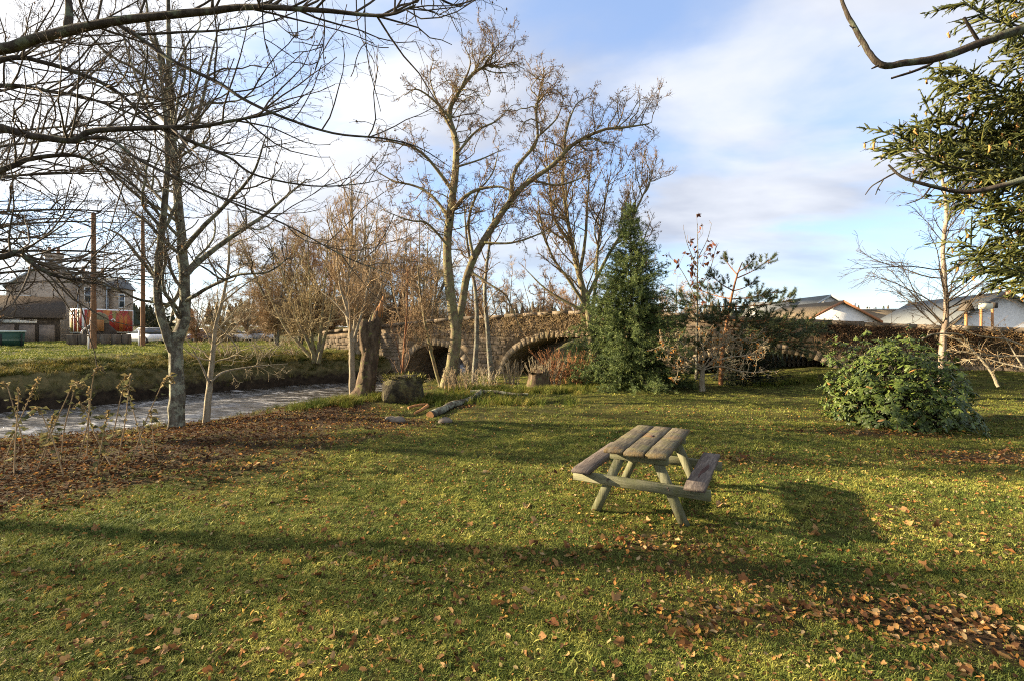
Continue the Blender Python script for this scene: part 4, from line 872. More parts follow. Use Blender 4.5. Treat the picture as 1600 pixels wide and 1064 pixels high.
def plank(x0, x1, y0, y1, z0, z1, name, mat, wear=.0028, bev=.006):
    """board along y with worn, slightly wavy edges"""
    k = 15; V = []
    for i in range(k):
        y = y0 + (y1 - y0) * i / (k - 1); e = .012 if i in (0, k - 1) else 0
        w = [rt.normal(0, wear) for _ in range(6)]
        V += [(x0 + bev + w[0], y, z0 + e), (x1 - bev + w[1], y, z0 + e), (x1 + w[1], y, z0 + bev + e), (x1 + w[2] * .6, y, z1 - bev - e), (x1 - bev + w[2], y, z1 - e + w[4] * .35), (x0 + bev + w[3], y, z1 - e + w[5] * .35), (x0 + w[3] * .6, y, z1 - bev - e), (x0 + w[0], y, z0 + bev + e)]
    Fq = [(i * 8 + j, i * 8 + (j + 1) % 8, i * 8 + 8 + (j + 1) % 8, i * 8 + 8 + j) for i in range(k - 1) for j in range(8)]
    caps = [(0, 7, 6, 5), (0, 5, 4, 1), (1, 4, 3, 2)]; n = (k - 1) * 8
    Fq += caps + [tuple(n + q for q in c[::-1]) for c in caps]
    return part(name, V, np.array(Fq)[:, ::-1], mat, pt)
for i, x in enumerate((-.311, -.0985, .114)):
    plank(x, x + .197, -.75 + (.01, -.012, .004)[i], .75 + (-.006, .01, .0)[i], .662, .722, 'tabletop_board', M['top_wood'])
sr = plank(.475, .665, -.745, .735, .404, .460, 'seat_board', M['seat_wood']); sl_ = plank(-.675, -.485, -.735, .745, .404, .460, 'seat_board', M['seat_wood'])
M['rot'] = mat_plain('rotten_split', (.06, .028, .02), .95, var=.5)
ck = MB()                                                          # long rotten split in the right hand seat
pts = [(.565, -.42), (.560, -.30), (.572, -.18), (.585, -.06), (.598, .06), (.600, .14)]
wd = [.004, .012, .03, .036, .022, .003]
V = []; 
for (x, y), w in zip(pts, wd): V += [(x - w * .5, y, .4635), (x + w * .9, y, .4635)]
part('split', V, [(2 * i, 2 * i + 1, 2 * i + 3, 2 * i + 2) for i in range(5)], M['rot'], sr)
MB().box(-.012, .022, .02, .10, .7245, .7275).build('split', M['rot'], pt)
for y in (-.55, .50):
    s_ = -1 if y < 0 else 1
    MB().box(-.30, .30, y - .02, y + .02, .575, .660, .005).build('top_bearer', M['frame_wood'], pt)
    MB().box(-.70, .70, y - .0215 + s_ * .043, y + .0215 + s_ * .043, .300, .402, .005).build('seat_bearer', M['frame_wood'], pt)
    for sx in (-1, 1):
        mb = MB(); a, b_ = .205 * sx, .47 * sx; w = .052; ya, yb = y - .02 - s_ * .0 , y + .02
        top, bt_ = .655, -.03
        yo = 0.0
        mb.hexa([(b_ - w, ya - yo, bt_), (b_ + w, ya - yo, bt_), (b_ + w, yb - yo, bt_), (b_ - w, yb - yo, bt_)], [(a - w, ya - yo, .573), (a + w, ya - yo, .573), (a + w, yb - yo, .573), (a - w, yb - yo, .573)])
        mb.build('leg', M['leg_wood'], pt)
        for bx, bz in ((.315 * sx, .352), (.275 * sx + .03 * sx, .372)):
            yy = y + s_ * .066
            MB().cyl((bx, yy - s_ * .003, bz), (bx, yy + s_ * .006, bz), .010, .009, 8).build('bolt', M['bolt'], pt)

# ------------------------------------------------------------------ rhododendron
rr = np.random.default_rng(9)
rb_ = GX(1400, 660); rb_[2] = gz(rb_[0], rb_[1])
ro = thing('rhododendron_bush', 'wide rounded rhododendron bush with glossy green leaves on the right', 'bush', rb_)
W = 2100; th = rr.uniform(0, 2 * np.pi, W); ph = np.arccos(rr.uniform(-.12, 1, W)); 
lob = 1 + .10 * np.sin(th * 3 + 1) * np.sin(ph * 2) + .07 * np.sin(th * 5 + 2) + .08 * np.sin(th * 9 + ph * 7) + .045 * np.sin(th * 14 - ph * 11)
rad = lob * rr.uniform(.80, 1.04, W) * np.where(rr.random(W) < .2, rr.uniform(.55, .9, W), 1)
c = np.stack([np.sin(ph) * np.cos(th) * 1.26 * rad, np.sin(ph) * np.sin(th) * 1.22 * rad, .12 + np.cos(ph) ** .9 * 1.62 * rad if False else .22 + np.maximum(np.cos(ph), -.12) * 1.55 * rad], 1)
c[:, 0] -= .12 * (c[:, 2] - .8)
gap = np.sin(c[:, 0] * 5.1 + 1.3) * np.sin(c[:, 1] * 4.3 + .4) * np.sin(c[:, 2] * 5.7 + 2.0) + rr.normal(0, .2, W); gk = gap < .38; c = c[gk]; W = len(c); far_out = rr.random(W) < .03; c[far_out] *= 1.08
outd = nrm(c * [.5, .6, .75] + [0, 0, .35]) + rr.normal(0, .22, (W, 3)); outd = nrm(outd)
nl_ = rr.integers(6, 9, W); idx = np.repeat(np.arange(W), nl_); n = len(idx); 
A_ = rr.uniform(0, 2 * np.pi, n); u = nrm(np.cross(outd[idx], rr.normal(size=(W, 3))[idx] * 0 + [.31, .77, .2])); v_ = np.cross(outd[idx], u)
D = nrm(np.cos(A_)[:, None] * u + np.sin(A_)[:, None] * v_ + outd[idx] * rr.uniform(-.3, .4, (n, 1)) - UP * rr.uniform(.1, .7, (n, 1)))
L = rr.uniform(.085, .135, n)[:, None]; S = nrm(np.cross(D, outd[idx])); Un = np.cross(S, D); Wd = L * .36
B = c[idx]
f0 = [B, B + D * L * .35 + S * Wd * .42 - Un * .006, B + D * L * .35 + Un * .0, B + D * L * .35 - S * Wd * .42 - Un * .006, B + D * L * .72 + S * Wd * .46 - Un * L * .06 - Un * .006, B + D * L * .72 - Un * L * .05, B + D * L * .72 - S * Wd * .46 - Un * L * .06 - Un * .006, B + D * L - Un * L * .14]
V = np.stack(f0, 1).reshape(-1, 3); b8 = np.arange(n)[:, None] * 8
T3 = np.concatenate([b8 + q for q in ([0, 1, 2], [0, 2, 3], [7, 5, 4], [7, 6, 5])]); T4 = np.concatenate([b8 + q for q in ([1, 4, 5, 2], [2, 5, 6, 3])])
base = np.array([(.055, .080, .014), (.078, .110, .019), (.105, .138, .026), (.042, .064, .014)])[rr.integers(4, size=W)][idx] * rr.uniform(.75, 1.3, (n, 1))
old = rr.random(n) < .012; base[old] = (.26, .13, .04)
part('foliage', V, [T3, T4], M['rhodo'], ro, np.repeat(base, 8, 0), kind='stuff')
E = c[rr.permutation(W)[:260]]; s0 = np.stack([rr.normal(0, .25, 260), rr.normal(0, .2, 260), np.zeros(260)], 1)
Pst = np.stack([s0, s0 * .6 + E * .4 - UP * .05, E * .8, E], 1); v, f = tubes(Pst, np.tile([.016, .012, .008, .005], (260, 1)), 5); part('stem', v, f, M['bark_dark'], ro, kind='stuff')
bd = c[outd[:, 2] > -.1]; bd = bd + outd[outd[:, 2] > -.1] * .02; k = len(bd)
o5 = np.array([(1, 0, 0), (-.5, .87, 0), (-.5, -.87, 0), (0, 0, 2.2)])[None] * .009
part('bud', (bd[:, None] + o5).reshape(-1, 3), (np.arange(k)[:, None, None] * 4 + np.array([(0, 1, 3), (1, 2, 3), (2, 0, 3)])[None]).reshape(-1, 3), mat_plain('pale_bud', (.30, .30, .11), .6), ro, kind='stuff')

# ------------------------------------------------------------------ red-stemmed shrub, dry stems, stumps, logs, stones
def stems_bush(name, label, base, n, H, spread, seed, mat, twig, r=.009, cat='bush', group=None, lean=.25, gens=None, zipf=1):
    rg_ = np.random.default_rng(seed); root = thing(name, label, cat, base, group=group)
    a = rg_.uniform(0, 6.283, n); q = rg_.uniform(0, 1, n) ** .5 * spread; x, y = np.cos(a) * q, np.sin(a) * q
    z = np.array([gz(base[0] + x_, base[1] + y_) for x_, y_ in zip(x, y)]) - base[2] - .03
    h = H * rg_.uniform(.6, 1.05, n); l = rg_.normal(0, lean, (n, 2)) * h[:, None] + np.stack([x, y], 1) * .5
    s = np.linspace(0, 1, 6)
    P = np.stack([x[:, None] + l[:, :1] * s ** 1.5, y[:, None] + l[:, 1:] * s ** 1.5, z[:, None] + h[:, None] * s], -1)
    P[:, 1:-1] += rg_.normal(0, .012, P[:, 1:-1].shape); Rr = np.tile(np.linspace(r, r * .4, 6), (n, 1))
    v, f = tubes(P, Rr, 4); part('stem', v, f, M[mat], root, kind='stuff')
    cr = []
    for sp in gens or []:
        res = sprout(rg_, P, Rr, sp); 
        if res is None: break
        P, Rr = res; cr.append(tubes(P, Rr, 3))
    if cr: v, f = merge(cr); part('crown', v, f, M[twig], root, kind='stuff')
    return root
TW = [dict(n=6, ang=32, ratio=.35, lmax=.5, lmin=.1, k=4, wig=.12, up=.12, rf=.008, rmin=.006, t0=.25)]
def at_px(px, py, z=0.0, it=4):
    p = GX(px, py, z)
    for _ in range(it): z = gz(p[0], p[1]); p = GX(px, py, z)
    return p
stems_bush('red_stemmed_shrub', 'mass of fine red and orange stems before the main arch', at_px(885, 600), 120, 1.25, .8, 401, 'twig_red', 'twig_red', .010, gens=TW)
stems_bush('red_stemmed_shrub', 'low orange red stems left of the taller red shrub before the main arch', at_px(855, 601), 60, .75, .6, 402, 'twig_red', 'twig_red', .009, gens=TW)
stems_bush('dry_stem_clump', 'clump of dry straw coloured stems around the old stump', at_px(852, 602), 60, .95, .55, 403, 'twig_pale', 'twig_pale', .010, 'plant', 'dry stem clumps by the bridge', .12, TW)
stems_bush('dry_stem_clump', 'clump of dry pale stems left of the old stump', at_px(800, 600), 30, .85, .3, 404, 'twig_pale', 'twig_pale', .010, 'plant', 'dry stem clumps by the bridge', .15, TW)
stems_bush('dry_stem_clump', 'clump of dry stems at the base of the thin grey trees', at_px(752, 606), 36, .7, .5, 405, 'twig_pale', 'twig_pale', .010, 'plant', 'dry stem clumps by the bridge', .18, TW)
stems_bush('dry_stem_clump', 'dry stems just right of the tall alder foot', at_px(715, 612), 40, .8, .5, 406, 'twig_tan', 'twig_pale', .010, 'plant', 'dry stem clumps by the bridge', .2, TW)
def blob(name, mat, root, size, seed, sub=3, rough=.18, flat=1.0):
    bm = bmesh.new(); bmesh.ops.create_icosphere(bm, subdivisions=sub, radius=1); rg_ = np.random.default_rng(seed); ph_ = rg_.uniform(0, 6, (6, 3))
    for v in bm.verts:
        p = np.array(v.co); w = sum(math.sin(p @ (ph_[i] - 3) * (1 + i * .8) + i) / (1 + i) for i in range(6)) * rough
        q = np.sign(p) * np.abs(p) ** flat; v.co = (q * size * (1 + w)).tolist()
    me = bpy.data.meshes.new(name); bm.to_mesh(me); bm.free(); me.materials.append(mat); me.polygons.foreach_set('use_smooth', np.ones(len(me.polygons), bool))
    return obj(name, me, root)
import bmesh
M['mossy'] = mat_noise('mossy_stone', [(.35, (.022, .018, .012)), (.5, (.06, .05, .03)), (.68, (.17, .15, .055))], 5, .95, 1, .09)
p = at_px(632, 627); mo = thing('mossy_stone_block', 'squat moss covered stone block beside the red sapling', 'stone', p)
bk = blob('body', M['mossy'], mo, np.array([.55, .42, .42]), 2, 4, .11, .6); bk.location = (0, 0, .28)
rg2 = np.random.default_rng(31); n = 1100; a = rg2.uniform(0, 6.28, n); q = rg2.uniform(0, .55, n)
Bm = np.stack([np.cos(a) * q, np.sin(a) * q * .75, rg2.uniform(.5, .72, n)], 1) ; D = nrm(np.stack([np.cos(a) * .8, np.sin(a) * .8, rg2.uniform(.1, 1, n)], 1)); V, F = leafset(Bm, D, rg2.uniform(.06, .16, n), .012, rg2, .1, .4)
part('moss_fringe', V, F, M['leaf'], mo, np.repeat(np.array([(.16, .15, .045)]) * rg2.uniform(.6, 1.4, (n, 1)), 4, 0), kind='stuff')
p = at_px(840, 604); so = thing('old_stump', 'rotten upright tree stump among dry stems before the bridge', 'stump', p)
k = 12; zz = np.linspace(-.05, .6, 7); V = []
for i, z in enumerate(zz):
    for j in range(k):
        a = j * 2 * math.pi / k; r = (.30 + .10 * math.exp(-z * 4)) * (1 + .16 * math.sin(3 * a + 1) + rg2.normal(0, .04)); V.append((r * math.cos(a), r * math.sin(a), z + (rg2.uniform(-.28, .16) if i == 6 else 0)))
V.append((0, 0, .34)); F4 = [(i * k + j, i * k + (j + 1) % k, i * k + k + (j + 1) % k, i * k + k + j) for i in range(6) for j in range(k)]
part('trunk', V, [np.array(F4), np.array([(6 * k + j, 6 * k + (j + 1) % k, 7 * k) for j in range(k)])], M['bark_rot'], so, smooth_=False)
def log(name, label, pts, r0, r1, mat, seed, group=None, cut=True):
    rg_ = np.random.default_rng(seed); pts = np.array(pts); org = pts[0].copy(); q = spline(pts, 16) - org; rr_ = np.linspace(r0, r1, 16) * (1 + rg_.normal(0, .025, 16)); root = thing(name, label, 'log', org, group=group)
    q[1:-1] += rg_.normal(0, r0 * .06, (14, 3)); v, f = tubes(q[None], rr_[None], 10); part('body', v, f, M[mat], root, smooth_=True)
    for e, rad_, d in ((q[0], rr_[0], q[1] - q[0]), (q[-1], rr_[-1], q[-2] - q[-1])):
        d = d / np.linalg.norm(d); v, f = tubes(np.array([[e - d * .004, e + d * .05]]), np.array([[rad_ * .98, rad_ * .9]]), 10)
        v = np.vstack([v[:10], e - d * .006]); part('cut_end', v, np.array([(j, (j + 1) % 10, 10) for j in range(10)]), M['splinter'], root)
    return root
def gp(px, py, up): q = at_px(px, py); q[2] += up; return q
log('fallen_log', 'long lichen covered log lying towards the tall alder', [gp(672, 652, .05), gp(705, 638, .08), gp(733, 628, .05), gp(752, 616, .08)], .095, .08, 'bark_log', 1)
log('fallen_log', 'thinner pale log lying beyond the lichen covered one', [gp(735, 616, .08), gp(770, 617, .1), gp(805, 620, .08), gp(825, 619, .06)], .06, .035, 'bark_log', 2)
log('cut_branch', 'short orange cut branch on the ground by the mossy block', [gp(638, 640, .05), gp(652, 637, .07), gp(668, 634, .05)], .035, .028, 'splinter', 3)
log('cut_branch', 'bright orange split piece lying before the lichen covered log', [gp(648, 648, .04), gp(658, 645, .07), gp(668, 640, .10)], .03, .045, 'splinter', 4)
M['pale_stone'] = mat_noise('pale_stone', [(.3, (.08, .065, .05)), (.7, (.22, .18, .14))], 5, .9, .6, .02)
for px, py, s, sd, lab in ((611, 657, .13, 1, 'reddish round stone on the bank, leftmost of the three stones'), (622, 660, .15, 2, 'pale round stone on the bank between the other stones'), (696, 660, .13, 3, 'pale flat stone at the end of the lichen covered log')):
    p = at_px(px, py); o = blob('bank_stone', M['pale_stone'], None, np.array([s * 1.2, s, s * .62]), sd, 2, .12); o.location = (p[0], p[1], p[2] + s * .25); tag(o, lab, 'stone')

# ------------------------------------------------------------------ dead weeds on the left bank
WEED = [(8, 718, 62, 587), (22, 742, 30, 606), (58, 735, 115, 600), (95, 722, 118, 598), (120, 725, 150, 575), (135, 716, 140, 605), (100, 745, 62, 640), (160, 720, 195, 604), (185, 712, 205, 588), (150, 740, 170, 640), (205, 725, 258, 590), (225, 705, 195, 600), (70, 715, 85, 645), (40, 708, 10, 600), (240, 716, 235, 640), (175, 730, 128, 632)]
for i, (x0, y0, x1, y1) in enumerate(WEED):
    rw = np.random.default_rng(500 + i); p0 = at_px(x0, y0); p1 = PX(x1, y1, p0[1] + rw.uniform(-.2, .4)); root = None
    H = p1[2] - p0[2]
    place = ['the leftmost of the left bank weeds, leaning right', 'upright beside the left picture edge', 'leaning right over the dark bank', 'short and upright on the left bank', 'tall with a pointed tip in front of the dark bank', 'thin and straight in front of the water', 'leaning left over the leaf litter', 'curved towards the forked tree', 'tall and straight right of the others', 'low with hanging leaves', 'rightmost, leaning toward the forked tree', 'leaning left in front of the water', 'short, among taller stalks', 'leaning left out of the picture edge', 'short, nearest the forked tree', 'leaning left across the water'][i]
    root = thing('dead_weed_stalk', 'dry brown weed stalk ' + place, 'plant', p0, group='dead weed stalks on the left bank')
    e = p1 - p0; hook = rw.random() < .45; sd_ = np.sign(e[0] + 1e-6)
    path = [np.zeros(3), e * .4 + [rw.normal(0, .03), 0, .03], e * .8 + [0, 0, .04], e]
    if hook: path += [e + [.07 * sd_, 0, .015], e + [.12 * sd_, 0, -.05]]
    q = spline(path, 16); v, f = tubes(q[None], np.linspace(.009, .0035, 16)[None], 5); part('stem', v, f, M['twig_tan'], root)
    n = 46; tt = rw.uniform(.5, 1, n); b_, _ = lerp_rows(q[None], np.zeros(n, int), tt); D = nrm(rw.normal(size=(n, 3)) - UP * .9); L = rw.uniform(.022, .05, n); V, F = leafset(b_, D, L, L * .8, rw, .3, .3); CC = [np.array([(.30, .22, .10)]) * rw.uniform(.6, 1.3, (n, 1))]
    n2 = 16; tt = rw.uniform(.12, .8, n2); b2, _ = lerp_rows(q[None], np.zeros(n2, int), tt); D = nrm(rw.normal(size=(n2, 3)) * [1, 1, .6] - UP * .5); L = rw.uniform(.06, .11, n2); V2, F2 = leafset(b2 + D * .03, D, L, L * .6, rw, .3, .4); CC.append(np.array([(.12, .115, .05), (.20, .16, .07), (.08, .085, .04)])[rw.integers(3, size=n2)])
    part('seed_head', V, F, M['leaf'], root, np.repeat(CC[0], 4, 0), kind='stuff'); part('withered_leaf', V2, F2, M['leaf'], root, np.repeat(CC[1], 4, 0), kind='stuff')

# ------------------------------------------------------------------ dead branches piled by the road wall on the right
DB = [([(1560, 604), (1548, 580), (1530, 558), (1512, 540), (1490, 528), (1470, 522)], 13.0, .04, 'long pale dead branch slanting up from the grass by the birch'), ([(1600, 556), (1560, 556), (1520, 552), (1480, 545)], 13.2, .03, 'pale dead branch lying level behind the rhododendron'), ([(1600, 575), (1570, 568), (1535, 560), (1500, 565)], 12.8, .025, 'tan dead branch low at the right edge'), ([(1600, 540), (1570, 530), (1530, 525), (1500, 512), (1470, 500)], 13.6, .028, 'thin pale dead branch crossing in front of the birch'), ([(1440, 530), (1460, 522), (1500, 523), (1515, 538), (1545, 548)], 12.9, .025, 'forked dead branch left of the birch trunk'), ([(1610, 590), (1590, 560), (1575, 535), (1560, 515)], 13.3, .022, 'upright dead twig at the right picture edge')]
for i, (pp, Y, r, lab) in enumerate(DB):
    q = Q(Y, *pp, dy=[-.2, .4]); low = min(p[2] - gz(p[0], p[1]) for p in q)
    tree('dead_branch', lab, [(q, r, .008)], [dict(n=4.5, ang=42, ratio=.36, lmax=1.1, lmin=.25, k=6, wig=.2, up=.02, rf=.012, rmin=.007, t0=.12), dict(n=5, ang=42, ratio=.45, lmax=.45, lmin=.12, k=4, wig=.2, up=0, rf=.01, rmin=.005, t0=.1)], 'bark_pale', 'twig_tan' if i % 2 else 'twig_pale', cat='branch', group='dead branches piled by the road wall', seed=600 + i, limbs=False, flare=1)
for i, (px, py, n, H, s, lab) in enumerate([(1585, 598, 90, .85, .8, 'tangle of tan bramble at the right edge below the wall'), (1530, 596, 80, .7, .8, 'low tan bramble right of the birch foot'), (1445, 590, 60, .9, .6, 'brown bramble left of the birch against the wall'), (1340, 588, 50, .7, .6, 'brown bramble behind the rhododendron top')]):
    p = at_px(px, py); p[1] += .8; p[0] += .8; p[2] = gz(p[0], p[1])
    stems_bush('bramble_patch', lab, p, n, H, s, 650 + i, 'twig_tan', 'twig_tan', .007, 'bush', 'brambles along the road wall', .5, [dict(n=7, ang=50, ratio=.5, lmax=.5, lmin=.1, k=4, wig=.25, up=0, rf=.008, rmin=.005, t0=.2)])
# dead creeper clinging to the bridge and the road wall
def creeper(label, s0, s1, zlo, seed, n, mat, cols, dens):
    rg_ = np.random.default_rng(seed); s = rg_.uniform(s0, s1, n); tp = ptop(s); p = B0 + BD * s[:, None] + BN * .06; root = thing('dead_creeper', label, 'plant', (p[0, 0], p[0, 1], 0), group='dead creepers on the bridge'); org = np.array([p[0, 0], p[0, 1], 0]); L = rg_.uniform(.4, 1.5, n)
    P = np.empty((n, 6, 3)); a = rg_.normal(0, .5, n); q = np.stack([p[:, 0], p[:, 1], np.minimum(tp + .02, tp)], 1)
    for k in range(6):
        P[:, k] = q; a += rg_.normal(0, .45, n); st = (L / 5)[:, None]; q = q + np.concatenate([BD * (np.sin(a)[:, None]) * st + BN * rg_.uniform(-.02, .06, (n, 1)), -np.cos(a)[:, None] * st], 1)
    P = P[P[:, -1, 2] > zlo]; Rr = np.tile(np.linspace(.009, .005, 6), (len(P), 1)); v, f = tubes(P - org, Rr, 3); part('stem', v, f, M[mat], root, kind='stuff')
    n2 = int(len(P) * dens); idx = rg_.integers(len(P), size=n2); b, _ = lerp_rows(P, idx, rg_.random(n2)); b = b + np.append(BN, 0) * rg_.uniform(.0, .14, (n2, 1)); D = nrm(rg_.normal(size=(n2, 3)) + np.append(BN, 0) * .6 - UP * .4); Lf = rg_.uniform(.03, .065, n2); V, F = leafset(b - org, D, Lf, Lf * .7, rg_, .3, .3); part('withered_leaf', V, F, M['leaf'], root, np.repeat(np.array(cols)[rg_.integers(len(cols), size=n2)] * rg_.uniform(.6, 1.3, (n2, 1)), 4, 0), kind='stuff')
creeper('brown dead creeper over the road wall behind the rhododendron', bs(12.2), bs(17.0), .5, 801, 420, 'twig_brown', [(.11, .065, .04), (.07, .045, .03), (.15, .09, .05)], 14)
creeper('tawny dead creeper hanging on the road wall at the right edge', bs(15.6), bs(19.5), .3, 802, 260, 'twig_tan', [(.28, .17, .07), (.20, .12, .05), (.33, .22, .10)], 12)
creeper('tawny dry growth covering the bridge over the main arch', bs(-.5), bs(7.0), 1.3, 803, 380, 'twig_tan', [(.24, .17, .08), (.32, .24, .12), (.17, .12, .06)], 8)
creeper('thin dry growth on the bridge over the left hand arch', bs(-7.0), bs(-.8), 1.2, 804, 200, 'twig_tan', [(.30, .22, .12), (.22, .16, .08)], 10)
# ------------------------------------------------------------------ houses
M['harl'] = mat_noise('white_harling', [(.3, (.62, .60, .56)), (.7, (.80, .78, .74))], 4, .95, .9, .02)
M['slate'] = mat_noise('grey_slate', [(.3, (.075, .08, .085)), (.7, (.16, .165, .165))], 2.5, .8, .5, .03, (1, 6, 6), spec=.15)
M['slate_pale'] = mat_noise('pale_slate', [(.3, (.10, .108, .106)), (.7, (.19, .198, .192))], 2.5, .8, .5, .03, (1, 6, 6), spec=.15)
M['tile'] = mat_noise('mossy_brown_tile', [(.3, (.09, .065, .045)), (.7, (.24, .185, .11))], 2, .9, .9, .06, (.6, 5, 5))
M['housestone'] = mat_noise('house_sandstone', [(.3, (.27, .21, .155)), (.5, (.40, .32, .245)), (.7, (.52, .43, .34))], 1.6, .95, .7, .04, (1, 1, 2.2))
M['white_paint'] = mat_plain('white_paint', (.74, .74, .72), .5)
M['lead'] = mat_plain('lead_flashing', (.33, .36, .38), .5)
M['clay'] = mat_plain('clay_pot', (.36, .20, .12), .85)
M['timber_trim'] = mat_plain('brown_trim', (.30, .13, .06), .7)
M['dark_wood'] = mat_noise('dark_shed_wood', [(.3, (.025, .020, .016)), (.7, (.085, .068, .052))], 3, .9, .6, .02, (3, 3, .4))
m, t, b = new_mat('window_glass'); b.inputs['Base Color'].default_value = (.045, .055, .065, 1); b.inputs['Roughness'].default_value = .08; b.inputs['Specular IOR Level'].default_value = .8; M['glass'] = m
def gable(root, x0, x1, y0, y1, zb, ze, zr, wall, roof, ov=.35, th=.16, axis_='y', trim=None, front='wall'):
    """gabled block: ridge along y (or x); wall prism and two roof slabs"""
    def T(p): return p if axis_ == 'y' else (p[1], p[0], p[2])
    a0, a1, b0, b1 = (x0, x1, y0, y1) if axis_ == 'y' else (y0, y1, x0, x1)
    xm = (a0 + a1) / 2
    V = [T(p) for y in (b0, b1) for p in ((a0, y, zb), (a1, y, zb), (a1, y, ze), (xm, y, zr), (a0, y, ze))]
    part('wall', V, [np.array([(0, 1, 6, 5), (1, 2, 7, 6), (2, 3, 8, 7), (3, 4, 9, 8), (4, 0, 5, 9)]), np.array([(0, 4, 3, 2, 1), (5, 6, 7, 8, 9)])], wall, root)
    sl_p = (zr - ze) / (xm - a0); roofs = []
    for s in (-1, 1):
        e = a0 - ov if s < 0 else a1 + ov; ez = ze - ov * sl_p + .02; tz = zr + .02; mb = MB()
        B_ = [T((e, b0 - ov, ez)), T((xm, b0 - ov, tz)), T((xm, b1 + ov, tz)), T((e, b1 + ov, ez))]
        mb.hexa(B_, [(p[0], p[1], p[2] + th) for p in B_]); roofs.append(mb.build('roof', roof, root))
        if trim:
            B_ = [T((e, b0 - ov - .06, ez - .08)), T((xm, b0 - ov - .06, tz - .08)), T((xm, b0 - ov - .004, tz - .08)), T((e, b0 - ov - .004, ez - .08))]
            MB().hexa(B_, [(p[0], p[1], p[2] + th + .12) for p in B_]).build('barge_board', trim, root)
    return roofs
def window(root, x, z, w, h, y, bars=1):
    mb = MB(); e = .09
    mb.box(x - w / 2 - e, x + w / 2 + e, y - .06, y + .02, z - e, z).box(x - w / 2 - e, x + w / 2 + e, y - .06, y + .02, z + h, z + h + e).box(x - w / 2 - e, x - w / 2, y - .06, y + .02, z + .002, z + h - .002).box(x + w / 2, x + w / 2 + e, y - .06, y + .02, z + .002, z + h - .002)
    if bars: mb.box(x - w / 2 + .002, x + w / 2 - .002, y - .05, y + .01, z + h * .5 - .04, z + h * .5 + .04)
    o = mb.build('window', M['white_paint'], root); MB().box(x - w / 2 + .003, x + w / 2 - .003, y - .02, y + .015, z + .003, z + h - .003).build('pane', M['glass'], o)
def chimney(root, x, y, z0, z1, w=1.6, d=.8, pots=2):
    mb = MB(); mb.box(x - w / 2, x + w / 2, y - d / 2, y + d / 2, z0, z1 - .5).box(x - w / 2 - .15, x + w / 2 + .15, y - d / 2 - .15, y + d / 2 + .15, z1 - .499, z1 - .2).box(x - w / 2 - .05, x + w / 2 + .05, y - d / 2 - .05, y + d / 2 + .05, z1 - .199, z1)
    c = mb.build('chimney', M['housestone'], root)
    for k in range(pots): xx = x + (k - (pots - 1) / 2) * w * .5; MB().cyl((xx, y, z1 - .02), (xx, y, z1 + .75), .19, .15, 10).cyl((xx, y, z1 + .7), (xx, y, z1 + .82), .2, .2, 10).build('chimney_pot', M['clay'], c)
# everything beyond the river on the left faces the lawn, square to the line of sight
hx = lambda px, Y: (px - 800) / FPX * Y
class Frame:
    """local frame of a thing at photo column px0 and distance Y, turned to face the lawn"""
    def __init__(s, px0, Y, turn=0):
        s.px0, s.Y, s.X = px0, Y, hx(px0, Y); D = math.hypot(s.X, Y); s.k = FPX * D / Y ** 2; s.g = gz(s.X, Y); s.rz = math.atan2(-s.X, Y) + turn; s.loc = (s.X, Y, s.g); s.sl = -s.X / D
    def x(s, px): return (px - s.px0) / s.k
    def z(s, py, x=0): return CH - (py - HZ) / FPX * (s.Y + s.sl * x) - s.g
fr = Frame(90, 62)
h = thing('stone_villa', 'large stone house with gables and tall chimneys beyond the river', 'house', fr.loc, fr.rz)
X_, Z_ = fr.x, fr.z
gable(h, X_(14), X_(146), 0, 9, -.3, Z_(450), Z_(408), M['housestone'], M['slate'], .3, .2, trim=M['lead'])
gable(h, X_(126), X_(168), -.8, 5, -.3, Z_(448, 3), Z_(428, 3), M['housestone'], M['slate'], .25, .18, trim=M['lead'])
gable(h, X_(120), X_(198), .5, 6, -.3, Z_(454, 5), Z_(434, 5), M['housestone'], M['slate'], .25, .18, axis_='x')
bx, by, br_r = X_(197), .9, 1.45
ang = [R(a) for a in (0, 45, 90, 135, 180, 225, 270, 315)]; ze, za = Z_(452, 6), Z_(429, 6)
V = [(bx + br_r * math.cos(a + .39), by + br_r * math.sin(a + .39), z) for z in (-.3, ze) for a in ang]; part('bay_wall', V, np.array([(i, (i + 1) % 8, 8 + (i + 1) % 8, 8 + i) for i in range(8)]), M['housestone'], h)
V = [(bx + (br_r + .35) * math.cos(a + .39), by + (br_r + .35) * math.sin(a + .39), ze - .05) for a in ang] + [(bx, by, za)]; part('bay_roof', V, [np.array([(i, (i + 1) % 8, 8) for i in range(8)])], M['slate'], h)
chimney(h, X_(84), 2.0, Z_(420), Z_(394), 1.7, .9, 2); chimney(h, X_(150), 3.4, Z_(445, 3), Z_(423, 3), 2.0, .9, 3)
for px, py, w, hh, yy in ((143, 474, 1.1, 2.0, -.8), (168, 484, .6, 1.7, .5), (180, 484, .6, 1.7, .5), (143, 520, 1.2, 2.0, -.8), (176, 520, 1.0, 2.0, .5), (70, 514, 1.1, 2, 0), (42, 484, .9, 1.7, 0)): window(h, X_(px), Z_(py, X_(px)), w, hh, yy)
yb = by - br_r * math.cos(.39); window(h, bx, Z_(481, 6), .5, 1.8, yb - .01); window(h, bx, Z_(520, 6), .5, 1.8, yb - .01)
for px in (122, 170): MB().cyl((X_(px), -.9, 0), (X_(px), -.9, Z_(450, 3)), .06, .06, 8).build('drainpipe', M['grey_metal'] if 'grey_metal' in M else M['lead'], h)
